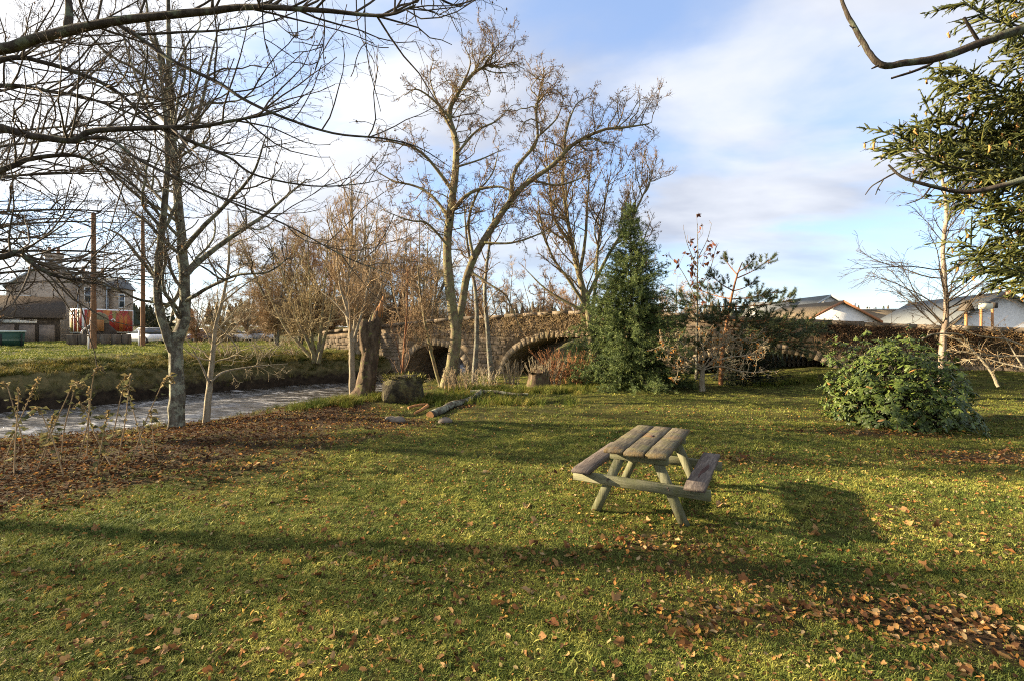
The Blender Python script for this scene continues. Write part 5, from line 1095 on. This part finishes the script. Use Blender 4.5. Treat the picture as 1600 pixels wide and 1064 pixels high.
# low dark timber shed before it
fr = Frame(40, 50); X_, Z_ = fr.x, fr.z
sh = thing('timber_shed', 'low dark timber shed with a broad roof in front of the stone house', 'shed', fr.loc, fr.rz)
gable(sh, X_(-70), X_(96), 0, 4.5, -.2, Z_(492), Z_(464), M['dark_wood'], M['dark_wood'], .5, .15, axis_='x')
for px in (10, 42, 74): MB().box(X_(px) - .6, X_(px) + .6, -.06, -.01, .1, 1.9).build('panel', mat_noise('shed_panel', [(.3, (.12, .10, .085)), (.7, (.24, .20, .17))], 2, .9, .3), sh)
MB().box(X_(2), X_(58), -.08, -.02, Z_(505), Z_(500)).build('fascia', M['white_paint'], sh)
# produce lorry box, its near corner towards the lawn
def mat_fruit():
    m, t, b = new_mat('printed_fruit_panel'); c = N(t, 'ShaderNodeTexCoord'); v = N(t, 'ShaderNodeTexVoronoi'); v.inputs['Scale'].default_value = 1.5; mpn = N(t, 'ShaderNodeMapping'); mpn.inputs['Scale'].default_value = (1.6, 1.6, .5); t.links.new(c.outputs['Object'], mpn.inputs[0]); t.links.new(mpn.outputs[0], v.inputs['Vector'])
    sp_ = N(t, 'ShaderNodeSeparateColor'); t.links.new(v.outputs['Color'], sp_.inputs[0])
    col = ramp(t, sp_.outputs[0], [(0, (.36, .04, .03)), (.35, (.45, .10, .035)), (.55, (.52, .22, .04)), (.8, (.50, .27, .06)), (.93, (.20, .20, .05))], 'CONSTANT'); t.links.new(mixc(t, ramp(t, v.outputs['Distance'], [(.1, (0, 0, 0)), (.6, (.55, .55, .55))]), col, (.22, .03, .025)), b.inputs['Base Color']); b.inputs['Roughness'].default_value = .5; return m
M['fruit'] = mat_fruit(); M['rubber'] = mat_plain('rubber', (.025, .025, .025), .9); M['grey_metal'] = mat_plain('grey_metal', (.25, .25, .25), .5)
YT = 48.0; cx = hx(129, YT); zg = gz(cx, YT); lo = thing('produce_lorry', 'box lorry trailer printed with red and orange fruit before the stone house', 'lorry', (cx, YT, zg), math.atan2(.95, .30))
LL, WW = 4.85, 1.95; zb_ = CH - (520.5 - HZ) / FPX * YT - zg; zt = CH - (482 - HZ) / FPX * YT - zg                 # local x along the long side, y across
MB().box(0, LL, 0, WW, zb_, zt).build('box_body', M['white_paint'], lo)
MB().box(.16, LL - .08, -.02, -.003, zb_ + .13, zt - .12).build('print_panel', M['fruit'], lo)
for a in range(3): MB().box(-.02, -.003, .12 + a * .61, .12 + a * .61 + .52, zb_ + .1, zt - .1).build('print_panel', M['fruit'], lo)
for a in (.665, 1.275): MB().box(-.06, -.004, a - .03, a + .03, zb_ + .1, zt - .1).build('door_bar', M['white_paint'], lo)
for x in (.7, 1.7, 4.2):
    for yy in (.05, WW - .33):
        w = MB().cyl((x, yy - .02, .42), (x, yy + .28, .42), .42, .42, 16).build('wheel', M['rubber'], lo); MB().cyl((x, yy - .04, .42), (x, yy - .021, .42), .24, .22, 12).build('rim', M['grey_metal'], w)
MB().box(.1, LL - .1, .3, WW - .3, zb_ - .25, zb_ - .002).build('chassis', M['dark_wood'], lo)
zz = zb_ + .62 * (zt - zb_) - .3
v, f = tubes(spline([(2.75, -.04, zz - .1), (2.6, -.04, zz + .08), (2.78, -.04, zz + .22), (2.98, -.04, zz + .08), (2.85, -.04, zz - .08)], 14)[None], np.full((1, 14), .05), 6); part('white_script', v, f, M['white_paint'], lo)
# bell shaped timber and stone feature in front of the lorry
fr = Frame(156, 38); YB = 38.0; fo = thing('bell_shaped_shelter', 'bell shaped brown and mossy shelter on a low plank plinth behind the telegraph pole', 'shelter', fr.loc, fr.rz)
prof = [(0, 28), (.9, 28), (5, 27), (11, 20), (15, 15), (19, 12), (23, 11.5), (27, 10.5), (31, 8), (33.5, 4), (34.5, 0)]
prof = [(a, b_ * (1 if a < 18 else 1.25)) for a, b_ in prof]
zbase = fr.z(533); px2m = 1 / fr.k; py2m = YB / FPX
def bell(lo_, hi, name, mat, grow=1.0):
    V, k = [], 20; zs = [p for p in np.linspace(lo_, hi, 9)]
    for zv in zs:
        r = np.interp(zv, [p[0] for p in prof], [p[1] for p in prof]) * px2m * grow
        for j in range(k): a = j * 2 * math.pi / k; V.append((r * math.cos(a), r * .45 * math.sin(a) + .5, zbase + .55 + zv * py2m))
    n = len(zs); part(name, V, [np.array([(i * k + j, i * k + (j + 1) % k, i * k + k + (j + 1) % k, i * k + k + j) for i in range(n - 1) for j in range(k)])], mat, fo, smooth_=True)
M['mossy_grey'] = mat_noise('mossy_grey', [(.3, (.11, .10, .06)), (.7, (.24, .22, .14))], 3, .9, .5)
bell(0.0, 17.5, 'lower_body', M['dark_wood']); bell(17.4, 34.3, 'upper_body', M['mossy_grey'], 1.012)
MB().box(-.22, .26, -.12, .05, zbase + .8, zbase + 1.7).build('notice', M['splinter'], fo)
pr = spline([(-(r_ * px2m) * 1.03, .42, zbase + .55 + z_ * py2m) for z_, r_ in prof[1:-1]], 24); v, f = tubes(pr[None], np.full((1, 24), .035), 6); part('rim', v, f, M['white_paint'], fo, smooth_=True)
for k in range(6): MB().box(-1.95 + k * .66, -1.95 + k * .66 + .63, -.45, 1.2, -.1, zbase + .52 + .02 * (k % 2), .02).build('plinth_plank', M['old_timber'], fo)
# green skip at the left edge
fr = Frame(10, 33); sk = thing('green_container', 'dark green container with a pale lid rim at the left edge of the far lawn', 'container', fr.loc, fr.rz)
MB().hexa([(-1.2, 0, .1), (.85, 0, .1), (.85, 1.3, .1), (-1.2, 1.3, .1)], [(-1.2, -.05, 1.05), (.92, -.05, 1.05), (.92, 1.35, 1.05), (-1.2, 1.35, 1.05)]).build('body', mat_plain('green_paint', (.028, .075, .05), .5), sk)
MB().box(-1.25, .98, -.1, 1.4, 1.052, 1.17, .03).build('lid', mat_plain('pale_rim', (.50, .56, .50), .4), sk)
MB().box(-1.2, .88, -.035, -.006, .52, .57).build('rib', mat_plain('pale_rib', (.18, .26, .2), .5), sk)
for x in (-.3, .7): MB().box(x, x + .08, -.075, -.04, .02, .95).build('strut', M['rubber'], sk)
hz = lambda py, Y: CH - (py - HZ) / FPX * Y
# parked cars far behind the trees
def car(label, px, Y, rz, colr, seed):
    zg = gz(hx(px, Y), Y); c = thing('parked_car', label, 'car', (hx(px, Y), Y, zg), rz, 'cars parked beyond the far lawn'); paint = mat_plain('car_paint_%d' % seed, colr, .3, spec=.5, var=.03)
    sec = [(-2.1, .35, .72, .70), (-1.95, .28, .86, .80), (-1.2, .25, .92, .84), (0, .24, .95, .86), (1.2, .25, .93, .84), (1.9, .28, .84, .80), (2.1, .35, .7, .68)]
    V = [(x, s * w, z) for x, z0, z1, w in sec for s, z in ((-1, z0), (-1.04, (z0 + z1) / 2), (-.96, z1), (.96, z1), (1.04, (z0 + z1) / 2), (1, z0))]
    k = len(sec); F = [np.array([(i * 6 + j, i * 6 + (j + 1) % 6, i * 6 + 6 + (j + 1) % 6, i * 6 + 6 + j) for i in range(k - 1) for j in range(6)]), np.array([(5, 4, 3, 2, 1, 0), tuple((k - 1) * 6 + j for j in range(6))])]
    part('body', V, F, paint, c, smooth_=False)
    cab = MB().hexa([(-1.75, -.78, .93), (.95, -.78, .93), (.95, .78, .93), (-1.75, .78, .93)], [(-1.3, -.62, 1.42), (.25, -.62, 1.42), (.25, .62, 1.42), (-1.3, .62, 1.42)]).build('cabin_glass', M['glass'], c)
    MB().hexa([(-1.33, -.64, 1.421), (.28, -.64, 1.421), (.28, .64, 1.421), (-1.33, .64, 1.421)], [(-1.2, -.58, 1.48), (.15, -.58, 1.48), (.15, .58, 1.48), (-1.2, .58, 1.48)]).build('roof', paint, c)
    for x in (-1.3, 1.3):
        for s in (-1, 1): w = MB().cyl((x, s * .72, .31), (x, s * .89, .31), .31, .31, 14).build('wheel', M['rubber'], c); MB().cyl((x, s * .885, .31), (x, s * .9, .31), .19, .17, 10).build('rim', M['grey_metal'], w)
    for s in (-1, 1): MB().box(2.0, 2.09, s * .5 - .14, s * .5 + .14, .6, .74).build('headlight', M['white_paint'], c)
car('white parked car right of the fruit printed lorry', 228, 44, R(160), (.75, .75, .76), 1); car('dark blue parked car behind the slim pale tree', 330, 52, R(10), (.04, .07, .17), 2); car('white parked car right of the dark blue one', 362, 54, R(-8), (.72, .73, .75), 3); car('silver white parked car farthest right beyond the far lawn', 404, 56, R(5), (.6, .62, .64), 4)
# telegraph poles
M['pole'] = mat_noise('creosoted_pole', [(.3, (.10, .05, .026)), (.7, (.25, .135, .07))], 3, .85, .4, .02, (3, 3, .3))
poles = []
for px, py, ty, Y, lab in ((146, 545, 334, 30.5, 'brown telegraph pole in front of the fruit printed lorry'), (223, 540, 338, 37, 'brown telegraph pole between stone house and forked tree')):
    p = PX(px, py, Y); p[2] = gz(p[0], p[1]); H = PX(px, ty, Y)[2] - p[2]; o = thing('telegraph_pole', lab, 'pole', p, group='telegraph poles on the far lawn'); poles.append(p + [0, 0, H])
    v, f = tubes(spline([(0, 0, -.3), (.02, 0, H * .5), (0, 0, H)], 10)[None], np.linspace(.17, .12, 10)[None], 10); part('shaft', v, f, M['pole'], o, smooth_=True)
    MB().cyl((0, 0, H - .02), (0, 0, H + .1), .13, .03, 10).build('cap', M['grey_metal'], o)
    for s in (-1, 1): MB().cyl((s * .14, 0, H - .4), (s * .26, 0, H - .3), .02, .03, 6).build('insulator', M['white_paint'], o)
    MB().cyl((-.26, -.05, -.2), (-.24, -.05, 1.25), .06, .055, 8).build('cable_guard', M['white_paint'], o)
a, b_ = poles; q = spline([a - [0, 0, .3], (a + b_) / 2 - [0, 0, .75], b_ - [0, 0, .3]], 14); v, f = tubes(q[None], np.full((1, 14), .012), 4)
tag(part('overhead_wire', v, f, M['rubber']), 'thin overhead wire slung between the two telegraph poles', 'wire')
# white bungalows beyond the road wall on the right
def house(name, label, x, y, rz): return thing(name, label, 'house', (x, y, gz(x, y)), rz, 'bungalows beyond the road')
ho = house('bungalow', 'white gabled bungalow with brown tiled roof behind the road wall', 33.7, 48, 0); zl = -ho.location[2]
gable(ho, -3.7, 3.7, 0, 10, -.3, 3.05 + zl, 5.0 + zl, M['harl'], M['tile'], .3, .14, trim=M['timber_trim'])
ho = house('bungalow', 'white house with dark grey gabled roof behind the brown roofed bungalow', 40.6, 60, 0); zl = -ho.location[2]
gable(ho, -4.6, 4.6, 0, 9, -.3, 3.7 + zl, 6.55 + zl, M['harl'], M['slate_pale'], .3, .14, trim=M['lead'])
gable(ho, -7.6, -.5, 1.2, 7.5, -.3, 3.6 + zl, 5.9 + zl, M['harl'], M['slate'], .3, .14, axis_='x')
ho = house('bungalow', 'long low house with a pale grey ridge between the bungalows', 47.5, 58, 0); zl = -ho.location[2]
gable(ho, -4.6, 3.4, 0, 6, -.3, 2.9 + zl, 4.75 + zl, M['harl'], M['tile'], .3, .14, axis_='x'); MB().box(-4.8, 3.6, 2.85, 3.15, 4.86 + zl, 4.99 + zl).build('ridge', M['white_paint'], ho)
MB().box(-3.3, -2.9, 2.8, 3.2, 4.99 + zl, 5.7 + zl).build('chimney', M['white_paint'], ho)
ho = house('bungalow', 'large white harled house with grey slate roof at the right edge', 41.9, 40, R(-17)); zl = -ho.location[2]
gable(ho, -5.0, 5.0, 0, 15, -.3, 1.95 + zl, 5.2 + zl, M['harl'], M['slate_pale'], .45, .16, trim=M['slate'])
MB().box(-.14, .14, -.62, -.53, 4.75 + zl, 5.5 + zl).build('finial', M['clay'], ho)
v, f = merge([tubes(np.array([[(0, 1, 5.2 + zl), (.05, 1, 6.9 + zl)]]), np.full((1, 2), .025), 5), tubes(np.array([[(-.6, 1, 6.75 + zl), (.7, 1, 6.85 + zl)]]), np.full((1, 2), .02), 4)] + [tubes(np.array([[(xx, .7, 6.8 + zl), (xx, 1.3, 6.8 + zl)]]), np.full((1, 2), .012), 4) for xx in (-.5, -.25, 0, .3, .55)]); part('aerial', v, f, M['grey_metal'], ho)
# name board on two posts and small roofed post on the verge behind the wall
M['orange_post'] = mat_noise('varnished_post', [(.3, (.28, .12, .045)), (.7, (.46, .23, .09))], 4, .6, .3, .01, (2, 2, .3))
YN = 24.0; p = PX(1542, 505, YN); zg = gz(p[0], p[1]); sg = thing('village_name_sign', 'cream name board on two orange wooden posts behind the wall', 'sign', (p[0], p[1], zg), R(-8))
for px, top in ((1534.5, 484), (1550, 478)): x = hx(px, YN) - p[0]; MB().cyl((x, .02, -.2), (x, .02, hz(top, YN) - zg), .055, .055, 10).build('post', M['orange_post'], sg)
MB().box(hx(1529.5, YN) - p[0], hx(1549, YN) - p[0], -.07, -.04, hz(483.5, YN) - zg, hz(475, YN) - zg, .006).build('board', mat_plain('cream_board', (.68, .64, .48), .6), sg)
MB().box(hx(1549.2, YN) - p[0], hx(1556, YN) - p[0], -.06, .06, hz(482, YN) - zg, hz(473.5, YN) - zg, .01).build('end_box', M['dark_wood'], sg)
YN = 23.5; p = PX(1509.5, 505, YN); zg = gz(p[0], p[1]); bt_ = thing('roofed_post', 'orange wooden post with a small pitched bark roof behind the wall', 'post', (p[0], p[1], zg))
MB().cyl((0, 0, -.2), (0, 0, hz(487, YN) - zg), .065, .065, 10).build('post', M['orange_post'], bt_)
z1, z2 = hz(487, YN) - zg, hz(470, YN) - zg
for s in (-1, 1): B_ = [(s * .26, -.2, z1 + .02), (0, -.2, z2), (0, .2, z2), (s * .26, .2, z1 + .02)]; MB().hexa(B_, [(q[0], q[1], q[2] + .035) for q in B_]).build('roof', M['old_timber'], bt_)
MB().box(-.13, .13, -.12, .12, z1, z1 + .2).build('box', M['dark_wood'], bt_)
# distant wood along the horizon
rf = np.random.default_rng(70); n = 620; X = rf.uniform(-420, 520, n); Yd = rf.uniform(230, 300, n); Hh = rf.uniform(9, 14, n) + 2.0 * fbm(X * .02, Yd * .02, 9); zb0 = terrain(X, Yd)[0]
V, F, CC, n0 = [], [], [], 0
for i in range(n):
    k = 7; r = Hh[i] * rf.uniform(.16, .24); zz = np.linspace(.12, 1, 6); vv = []
    for j, u in enumerate(zz):
        for a in range(k): q = r * (1.08 - u) * (1 + rf.normal(0, .22)) * (1.25 if (j + a) % 2 else .8); vv.append((X[i] + q * math.cos(a * 6.283 / k), Yd[i] + q * math.sin(a * 6.283 / k), zb0[i] - .5 + Hh[i] * u))
    V += vv; F += [(n0 + j * k + a, n0 + j * k + (a + 1) % k, n0 + j * k + k + (a + 1) % k, n0 + j * k + k + a) for j in range(5) for a in range(k)]; n0 += len(vv)
    cc = np.array([(.035, .045, .022), (.06, .055, .025), (.09, .065, .03)][rf.integers(3)]) * rf.uniform(.7, 1.2); CC += [cc] * len(vv)
tag(part('distant_wood', V, F, M['needle'], None, np.array(CC)), 'dark conifer wood along the far horizon', 'forest', kind='stuff')
# ------------------------------------------------------------------ grass
def tuft(seed, nb, h, spread, w, lean):
    r = np.random.default_rng(seed); a = r.uniform(0, 6.283, nb); q = spread * np.sqrt(r.uniform(0, 1, nb)); B = np.stack([np.cos(a) * q, np.sin(a) * q, np.full(nb, -.008)], 1)
    th_ = r.uniform(0, 6.283, nb); d = np.stack([np.cos(th_), np.sin(th_), np.zeros(nb)], 1); s = np.stack([-np.sin(th_), np.cos(th_), np.zeros(nb)], 1) * w * .5; H = h * r.uniform(.5, 1.15, nb)[:, None]; l = lean * r.uniform(.3, 1.6, nb)[:, None]
    m1 = B + UP * H * .6 + d * H * l * .35; tp = B + UP * H * (1 - .2 * l) + d * H * l
    V = np.stack([B - s, B + s, m1 + s * .8, m1 - s * .8, tp], 1).reshape(-1, 3); b5 = np.arange(nb)[:, None] * 5
    return V, [b5 + [0, 1, 2, 3], b5 + [3, 2, 4]]
def mat_grass(name, stops, transl=.22):
    m, t, b = new_mat(name); oi = N(t, 'ShaderNodeObjectInfo'); col = ramp(t, oi.outputs['Random'], stops)
    g_ = N(t, 'ShaderNodeNewGeometry'); patch = ramp(t, noise(t, g_.outputs['Position'], .9, 5, .6), [(.33, (.52, .64, .55)), (.66, (1.42, 1.3, 1.0))]); col = mixc(t, 1.0, col, patch, 'MULTIPLY')
    col = mixc(t, 1.0, col, ramp(t, noise(t, g_.outputs['Position'], 5.5, 4, .6), [(.35, (.6, .68, .6)), (.65, (1.3, 1.2, 1.1))]), 'MULTIPLY')
    t.links.new(col, b.inputs['Base Color']); b.inputs['Roughness'].default_value = .7; b.inputs['Specular IOR Level'].default_value = .1
    tr = N(t, 'ShaderNodeBsdfTranslucent'); t.links.new(col, tr.inputs[0]); mx = N(t, 'ShaderNodeMixShader'); mx.inputs[0].default_value = transl
    t.links.new(b.outputs[0], mx.inputs[1]); t.links.new(tr.outputs[0], mx.inputs[2]); t.links.new(mx.outputs[0], t.nodes['Material Output'].inputs['Surface']); return m
M['grass'] = mat_grass('lawn_grass', [(0, (.064, .090, .026)), (.4, (.142, .170, .046)), (.75, (.25, .265, .075)), (1, (.38, .36, .14))])
M['rough_grass'] = mat_grass('rough_grass', [(0, (.06, .075, .022)), (.4, (.115, .12, .038)), (.75, (.20, .17, .066)), (1, (.33, .26, .12))])
def scatter(name, label, pts, scales, tufts, mat, seed):
    col = bpy.data.collections.new(name + '_tufts')
    for i, (v, f) in enumerate(tufts):
        o = bpy.data.objects.new(name + '_tuft', mesh_data(name + '_tuft', v, f, mat)); col.objects.link(o)
    rg_ = np.random.default_rng(seed); me = bpy.data.meshes.new(name); me.vertices.add(len(pts)); me.vertices.foreach_set('co', np.asarray(pts, np.float32).ravel())
    a = me.attributes.new('sc', 'FLOAT', 'POINT'); a.data.foreach_set('value', np.asarray(scales, np.float32))
    a = me.attributes.new('ro', 'FLOAT_VECTOR', 'POINT'); rot = np.stack([rg_.normal(0, .12, len(pts)), rg_.normal(0, .12, len(pts)), rg_.uniform(0, 6.283, len(pts))], 1); a.data.foreach_set('vector', rot.astype(np.float32).ravel())
    me.update(); o = obj(name, me); tag(o, label, 'grass', kind='stuff')
    ng = bpy.data.node_groups.new(name, 'GeometryNodeTree'); ng.interface.new_socket('Geometry', in_out='INPUT', socket_type='NodeSocketGeometry'); ng.interface.new_socket('Geometry', in_out='OUTPUT', socket_type='NodeSocketGeometry')
    gi, go = ng.nodes.new('NodeGroupInput'), ng.nodes.new('NodeGroupOutput'); ip = ng.nodes.new('GeometryNodeInstanceOnPoints'); ci = ng.nodes.new('GeometryNodeCollectionInfo'); ci.inputs['Collection'].default_value = col; ci.inputs['Separate Children'].default_value = True; ci.inputs['Reset Children'].default_value = True
    s_ = ng.nodes.new('GeometryNodeInputNamedAttribute'); s_.data_type = 'FLOAT'; s_.inputs[0].default_value = 'sc'; r_ = ng.nodes.new('GeometryNodeInputNamedAttribute'); r_.data_type = 'FLOAT_VECTOR'; r_.inputs[0].default_value = 'ro'
    er = ng.nodes.new('FunctionNodeEulerToRotation'); ng.links.new(r_.outputs['Attribute'], er.inputs[0])
    ip.inputs['Pick Instance'].default_value = True
    ng.links.new(gi.outputs[0], ip.inputs['Points']); ng.links.new(ci.outputs[0], ip.inputs['Instance']); ng.links.new(er.outputs[0], ip.inputs['Rotation']); ng.links.new(s_.outputs['Attribute'], ip.inputs['Scale'])
    ng.links.new(ip.outputs[0], go.inputs[0]); md = o.modifiers.new('scatter', 'NODES'); md.node_group = ng
    return o
rl = np.random.default_rng(15)
def sample(n, y0, y1, dens):
    """points in the visible wedge, thinned by dens(x,y,d1,d2,lit)"""
    y = np.sqrt(rl.uniform(y0 ** 2, y1 ** 2, n)); x = rl.uniform(-1, 1, n) * (1.22 * y + 2.2); z, d1, d2 = terrain(x, y); lit = litter_amount(x, y, d1); k = rl.random(n) < dens(x, y, d1, d2, lit)
    return np.stack([x, y, z], 1)[k], y[k]
lawn_d = lambda x, y, d1, d2, lit: (d1 > .05) * (d2 < 0) * (1 - .93 * np.clip(lit * 1.4, 0, 1)) * (bridge_sn(x, y)[1] > .1)
pts, sc_ = [], []
for y0, y1, n, s in ((1.6, 3.6, 27000, 1.0), (3.6, 6, 37000, 1.08), (6, 10, 42000, 1.25), (10, 24, 46000, 1.7)):
    p, yy = sample(n, y0, y1, lawn_d); pts.append(p); k = fbm(p[:, 0] * .8, p[:, 1] * .8, 51); sc_.append(s * rl.uniform(.65, 1.25, len(p)) * (.55 + .95 * k))
scatter('lawn_grass', 'short green and mossy yellow lawn grass', np.concatenate(pts), np.concatenate(sc_), [tuft(i, 36, .024, .06, .0028, .9) for i in range(5)] + [tuft(20, 14, .042, .035, .0034, .7)] + [tuft(25, 70, .015, .06, .0036, 1.2), tuft(27, 70, .013, .06, .004, 1.3), tuft(26, 9, .034, .05, .010, 1.4)], M['grass'], 1)
fl_d = lambda x, y, d1, d2, lit: (d2 > 2.0) * 1.0
p, yy = sample(40000, 16, 60, fl_d); scatter('far_lawn_grass', 'sunlit lawn grass beyond the river', p, rl.uniform(1.8, 3.2, len(p)), [tuft(40 + i, 24, .04, .12, .010, .7) for i in range(4)], M['grass'], 2)
bank = lambda x, y, d1, d2, lit: np.where(d2 > 0, (d2 < 2.2 + 1.0 * vn(x * .8, y * .8, 77)) * smooth((d2 - .25) / .4), (np.abs(d1 - .1) < .75) * (d1 > -.55) * .22 * (1 - .6 * lit)) * (bridge_sn(x, y)[1] > .1)
p, yy = sample(70000, 8, 34, bank); scatter('bank_grass', 'long dry tawny grass along the river banks', p, rl.uniform(.7, 1.5, len(p)) * np.where(yy > 15, 1.15, .8), [tuft(60 + i, 24, .17, .11, .009, 1.2) for i in range(6)], M['rough_grass'], 3)
tl = []
for px, py, rx, ry, n in ((505, 634, .9, .5, 160), (535, 630, .5, .4, 90), (745, 612, 1.2, .7, 150), (860, 612, 1.2, .5, 150), (690, 625, 1.0, .6, 140), (600, 622, .5, .4, 70), (790, 630, 1.3, .6, 120), (1560, 600, 1.5, .5, 150), (1230, 600, 1.2, .4, 90), (940, 608, 1.2, .3, 60)):
    c = at_px(px, py); x = c[0] + rl.normal(0, rx * .5, n); y = c[1] + rl.normal(0, ry * .5, n); z, d1, _ = terrain(x, y); k = d1 > -.4; tl.append(np.stack([x, y, z], 1)[k])
tl = np.concatenate(tl); scatter('tall_grass', 'uncut green grass clumps around the stumps and trunks', tl, rl.uniform(.6, 1.3, len(tl)), [tuft(80 + i, 26, .22, .09, .008, .9) for i in range(5)], mat_grass('uncut_grass', [(0, (.07, .10, .02)), (.5, (.13, .155, .032)), (1, (.27, .23, .08))]), 4)

# ------------------------------------------------------------------ fallen leaves
def leaf_shape(seed, lobes):
    r = np.random.default_rng(seed); k = 14; V = [(0, 0, 0)]; curl = r.uniform(.5, 1.6); tw = r.uniform(-1.1, 1.1)
    for j in range(k):
        a = -math.pi / 2 + j * 2 * math.pi / k + .001; rad_ = .5 * (1 + (.16 * math.cos(a * lobes + .6) if lobes else 0)) * (1 + r.normal(0, .13)); x, y = rad_ * math.cos(a) * (.95 if lobes else .58), rad_ * math.sin(a)
        V.append((x, y, curl * (x * x * 1.5 + .35 * y * abs(y)) + tw * x * y + r.normal(0, .035)))
    V += [(.012, -.5, .01), (-.012, -.5, .01), (0, -.85, .07)]
    return np.array(V), [np.array([(0, 1 + j, 1 + (j + 1) % k) for j in range(k)] + [(k + 1, k + 3, k + 2)])]
LV = [leaf_shape(700 + i, (5, 5, 0, 0, 5, 0, 4, 0)[i]) for i in range(8)]
M['fallen'] = mat_leaf('fallen_leaf', .2, .7, .2, rnd=[(0, (.09, .042, .016)), (.25, (.19, .095, .034)), (.5, (.30, .165, .062)), (.78, (.38, .255, .12)), (.94, (.34, .17, .05)), (1, (.27, .11, .04))])
LM = [mesh_data('fallen_leaf', v, f, M['fallen']) for v, f in LV]
def leaf_points(n, y0, y1, base, k):
    return sample(n, y0, y1, lambda x, y, d1, d2, lit: (d1 > -.2) * (d2 < 0) * np.clip(base * (.3 + 1.6 * fbm(x * .7, y * .7, 61)) + k * lit ** 1.15, 0, 1) * (bridge_sn(x, y)[1] > .1) * (np.abs(x) < 1.2 * y + 1.2))[0]
allp = np.concatenate([leaf_points(23000, 2.3, 4.2, .27, .75), leaf_points(32000, 4.2, 7, .26, .75), leaf_points(56000, 7, 12, .14, .9), leaf_points(38000, 12, 20, .06, .7)])
small = rl.random(len(allp)) < .45; size = np.where(small, rl.uniform(.011, .024, len(allp)), rl.uniform(.020, .042, len(allp))) * np.where(rl.random(len(allp)) < .05, 1.75, 1)
show = size / allp[:, 1] * (np.abs(allp[:, 0] / allp[:, 1]) < 1.05) * (allp[:, 1] > 2.62); order = np.argsort(-show); near, far_ = order[:300], order[300:]
from mathutils import Euler
for i in near:
    o = obj('fallen_leaf', LM[int(rl.integers(8))]); s = float(size[i]); o.scale = (s * 1.25, s * 1.25, s); o.location = (*[float(q) for q in allp[i, :2]], float(allp[i, 2]) + .008 + s * .11)
    o.rotation_euler = (rl.normal(0, .6), rl.normal(0, .6), rl.uniform(0, 6.283)); tag(o, 'dry brown or orange leaf lying on the near lawn', 'leaf', 'fallen leaves on the near lawn')
COLS = np.array([(.07, .034, .018), (.12, .06, .03), (.20, .108, .04), (.29, .17, .065), (.33, .235, .12), (.34, .16, .045), (.24, .10, .035), (.38, .24, .06), (.10, .06, .035)])
VV, FF, CC, n0 = [], [], [], 0
def rotm_(rx, ry, rz):
    cx, sx, cy, sy, cz, sz = np.cos(rx), np.sin(rx), np.cos(ry), np.sin(ry), np.cos(rz), np.sin(rz)
    return np.stack([np.stack([cz * cy, cz * sy * sx - sz * cx, cz * sy * cx + sz * sx], -1), np.stack([sz * cy, sz * sy * sx + cz * cx, sz * sy * cx - cz * sx], -1), np.stack([-sy, cy * sx, cy * cx], -1)], -2)
def leafmesh_small(seed):
    r = np.random.default_rng(seed); V = [(0, -.55, .02), (.30, -.12, .1 + r.uniform(0, .2)), (.22, .3, .08), (0, .55, r.uniform(0, .3)), (-.25, .28, .1), (-.3, -.15, .1 + r.uniform(0, .2)), (0, 0, -.02)]
    return np.array(V), np.array([(6, i, (i + 1) % 6) for i in range(6)])
LS = [leafmesh_small(i) for i in range(6)]
pf, sf = allp[far_], size[far_]; d1f = terrain(pf[:, 0], pf[:, 1])[1]; litf = litter_amount(pf[:, 0], pf[:, 1], d1f); kind_i = rl.integers(6, size=len(pf))
Rm = rotm_(rl.normal(0, .5, len(pf)), rl.normal(0, .5, len(pf)), rl.uniform(0, 6.283, len(pf)))
leftbank = smooth((-pf[:, 0] - 1) / 4) * litf
ci = rl.integers(9, size=len(pf)); dark = rl.random(len(pf)) < leftbank * .95; ci[dark] = rl.choice([0, 0, 1, 1, 2, 8], dark.sum()); cf = COLS[ci] * rl.uniform(.6, 1.25, (len(pf), 1)); cf[dark] *= .72
for k in range(6):
    s_ = kind_i == k; v, f = LS[k]; n = s_.sum(); sz = sf[s_] * np.where(litf[s_] > .4, 1.5, 1.15)
    P_ = np.einsum('nij,vj->nvi', Rm[s_], v) * sz[:, None, None] + (pf[s_] + [0, 0, .015])[:, None] + UP * (rl.uniform(0, .035, n) * litf[s_])[:, None, None]
    VV.append(P_.reshape(-1, 3)); FF.append((np.arange(n)[:, None, None] * len(v) + f[None]).reshape(-1, 3) + n0); CC.append(np.repeat(cf[s_], len(v), 0)); n0 += n * len(v)
tag(part('leaf_litter', np.concatenate(VV), np.concatenate(FF), M['leaf'], None, np.concatenate(CC)), 'brown and orange leaf litter spread over lawn and bank', 'leaves', kind='stuff')
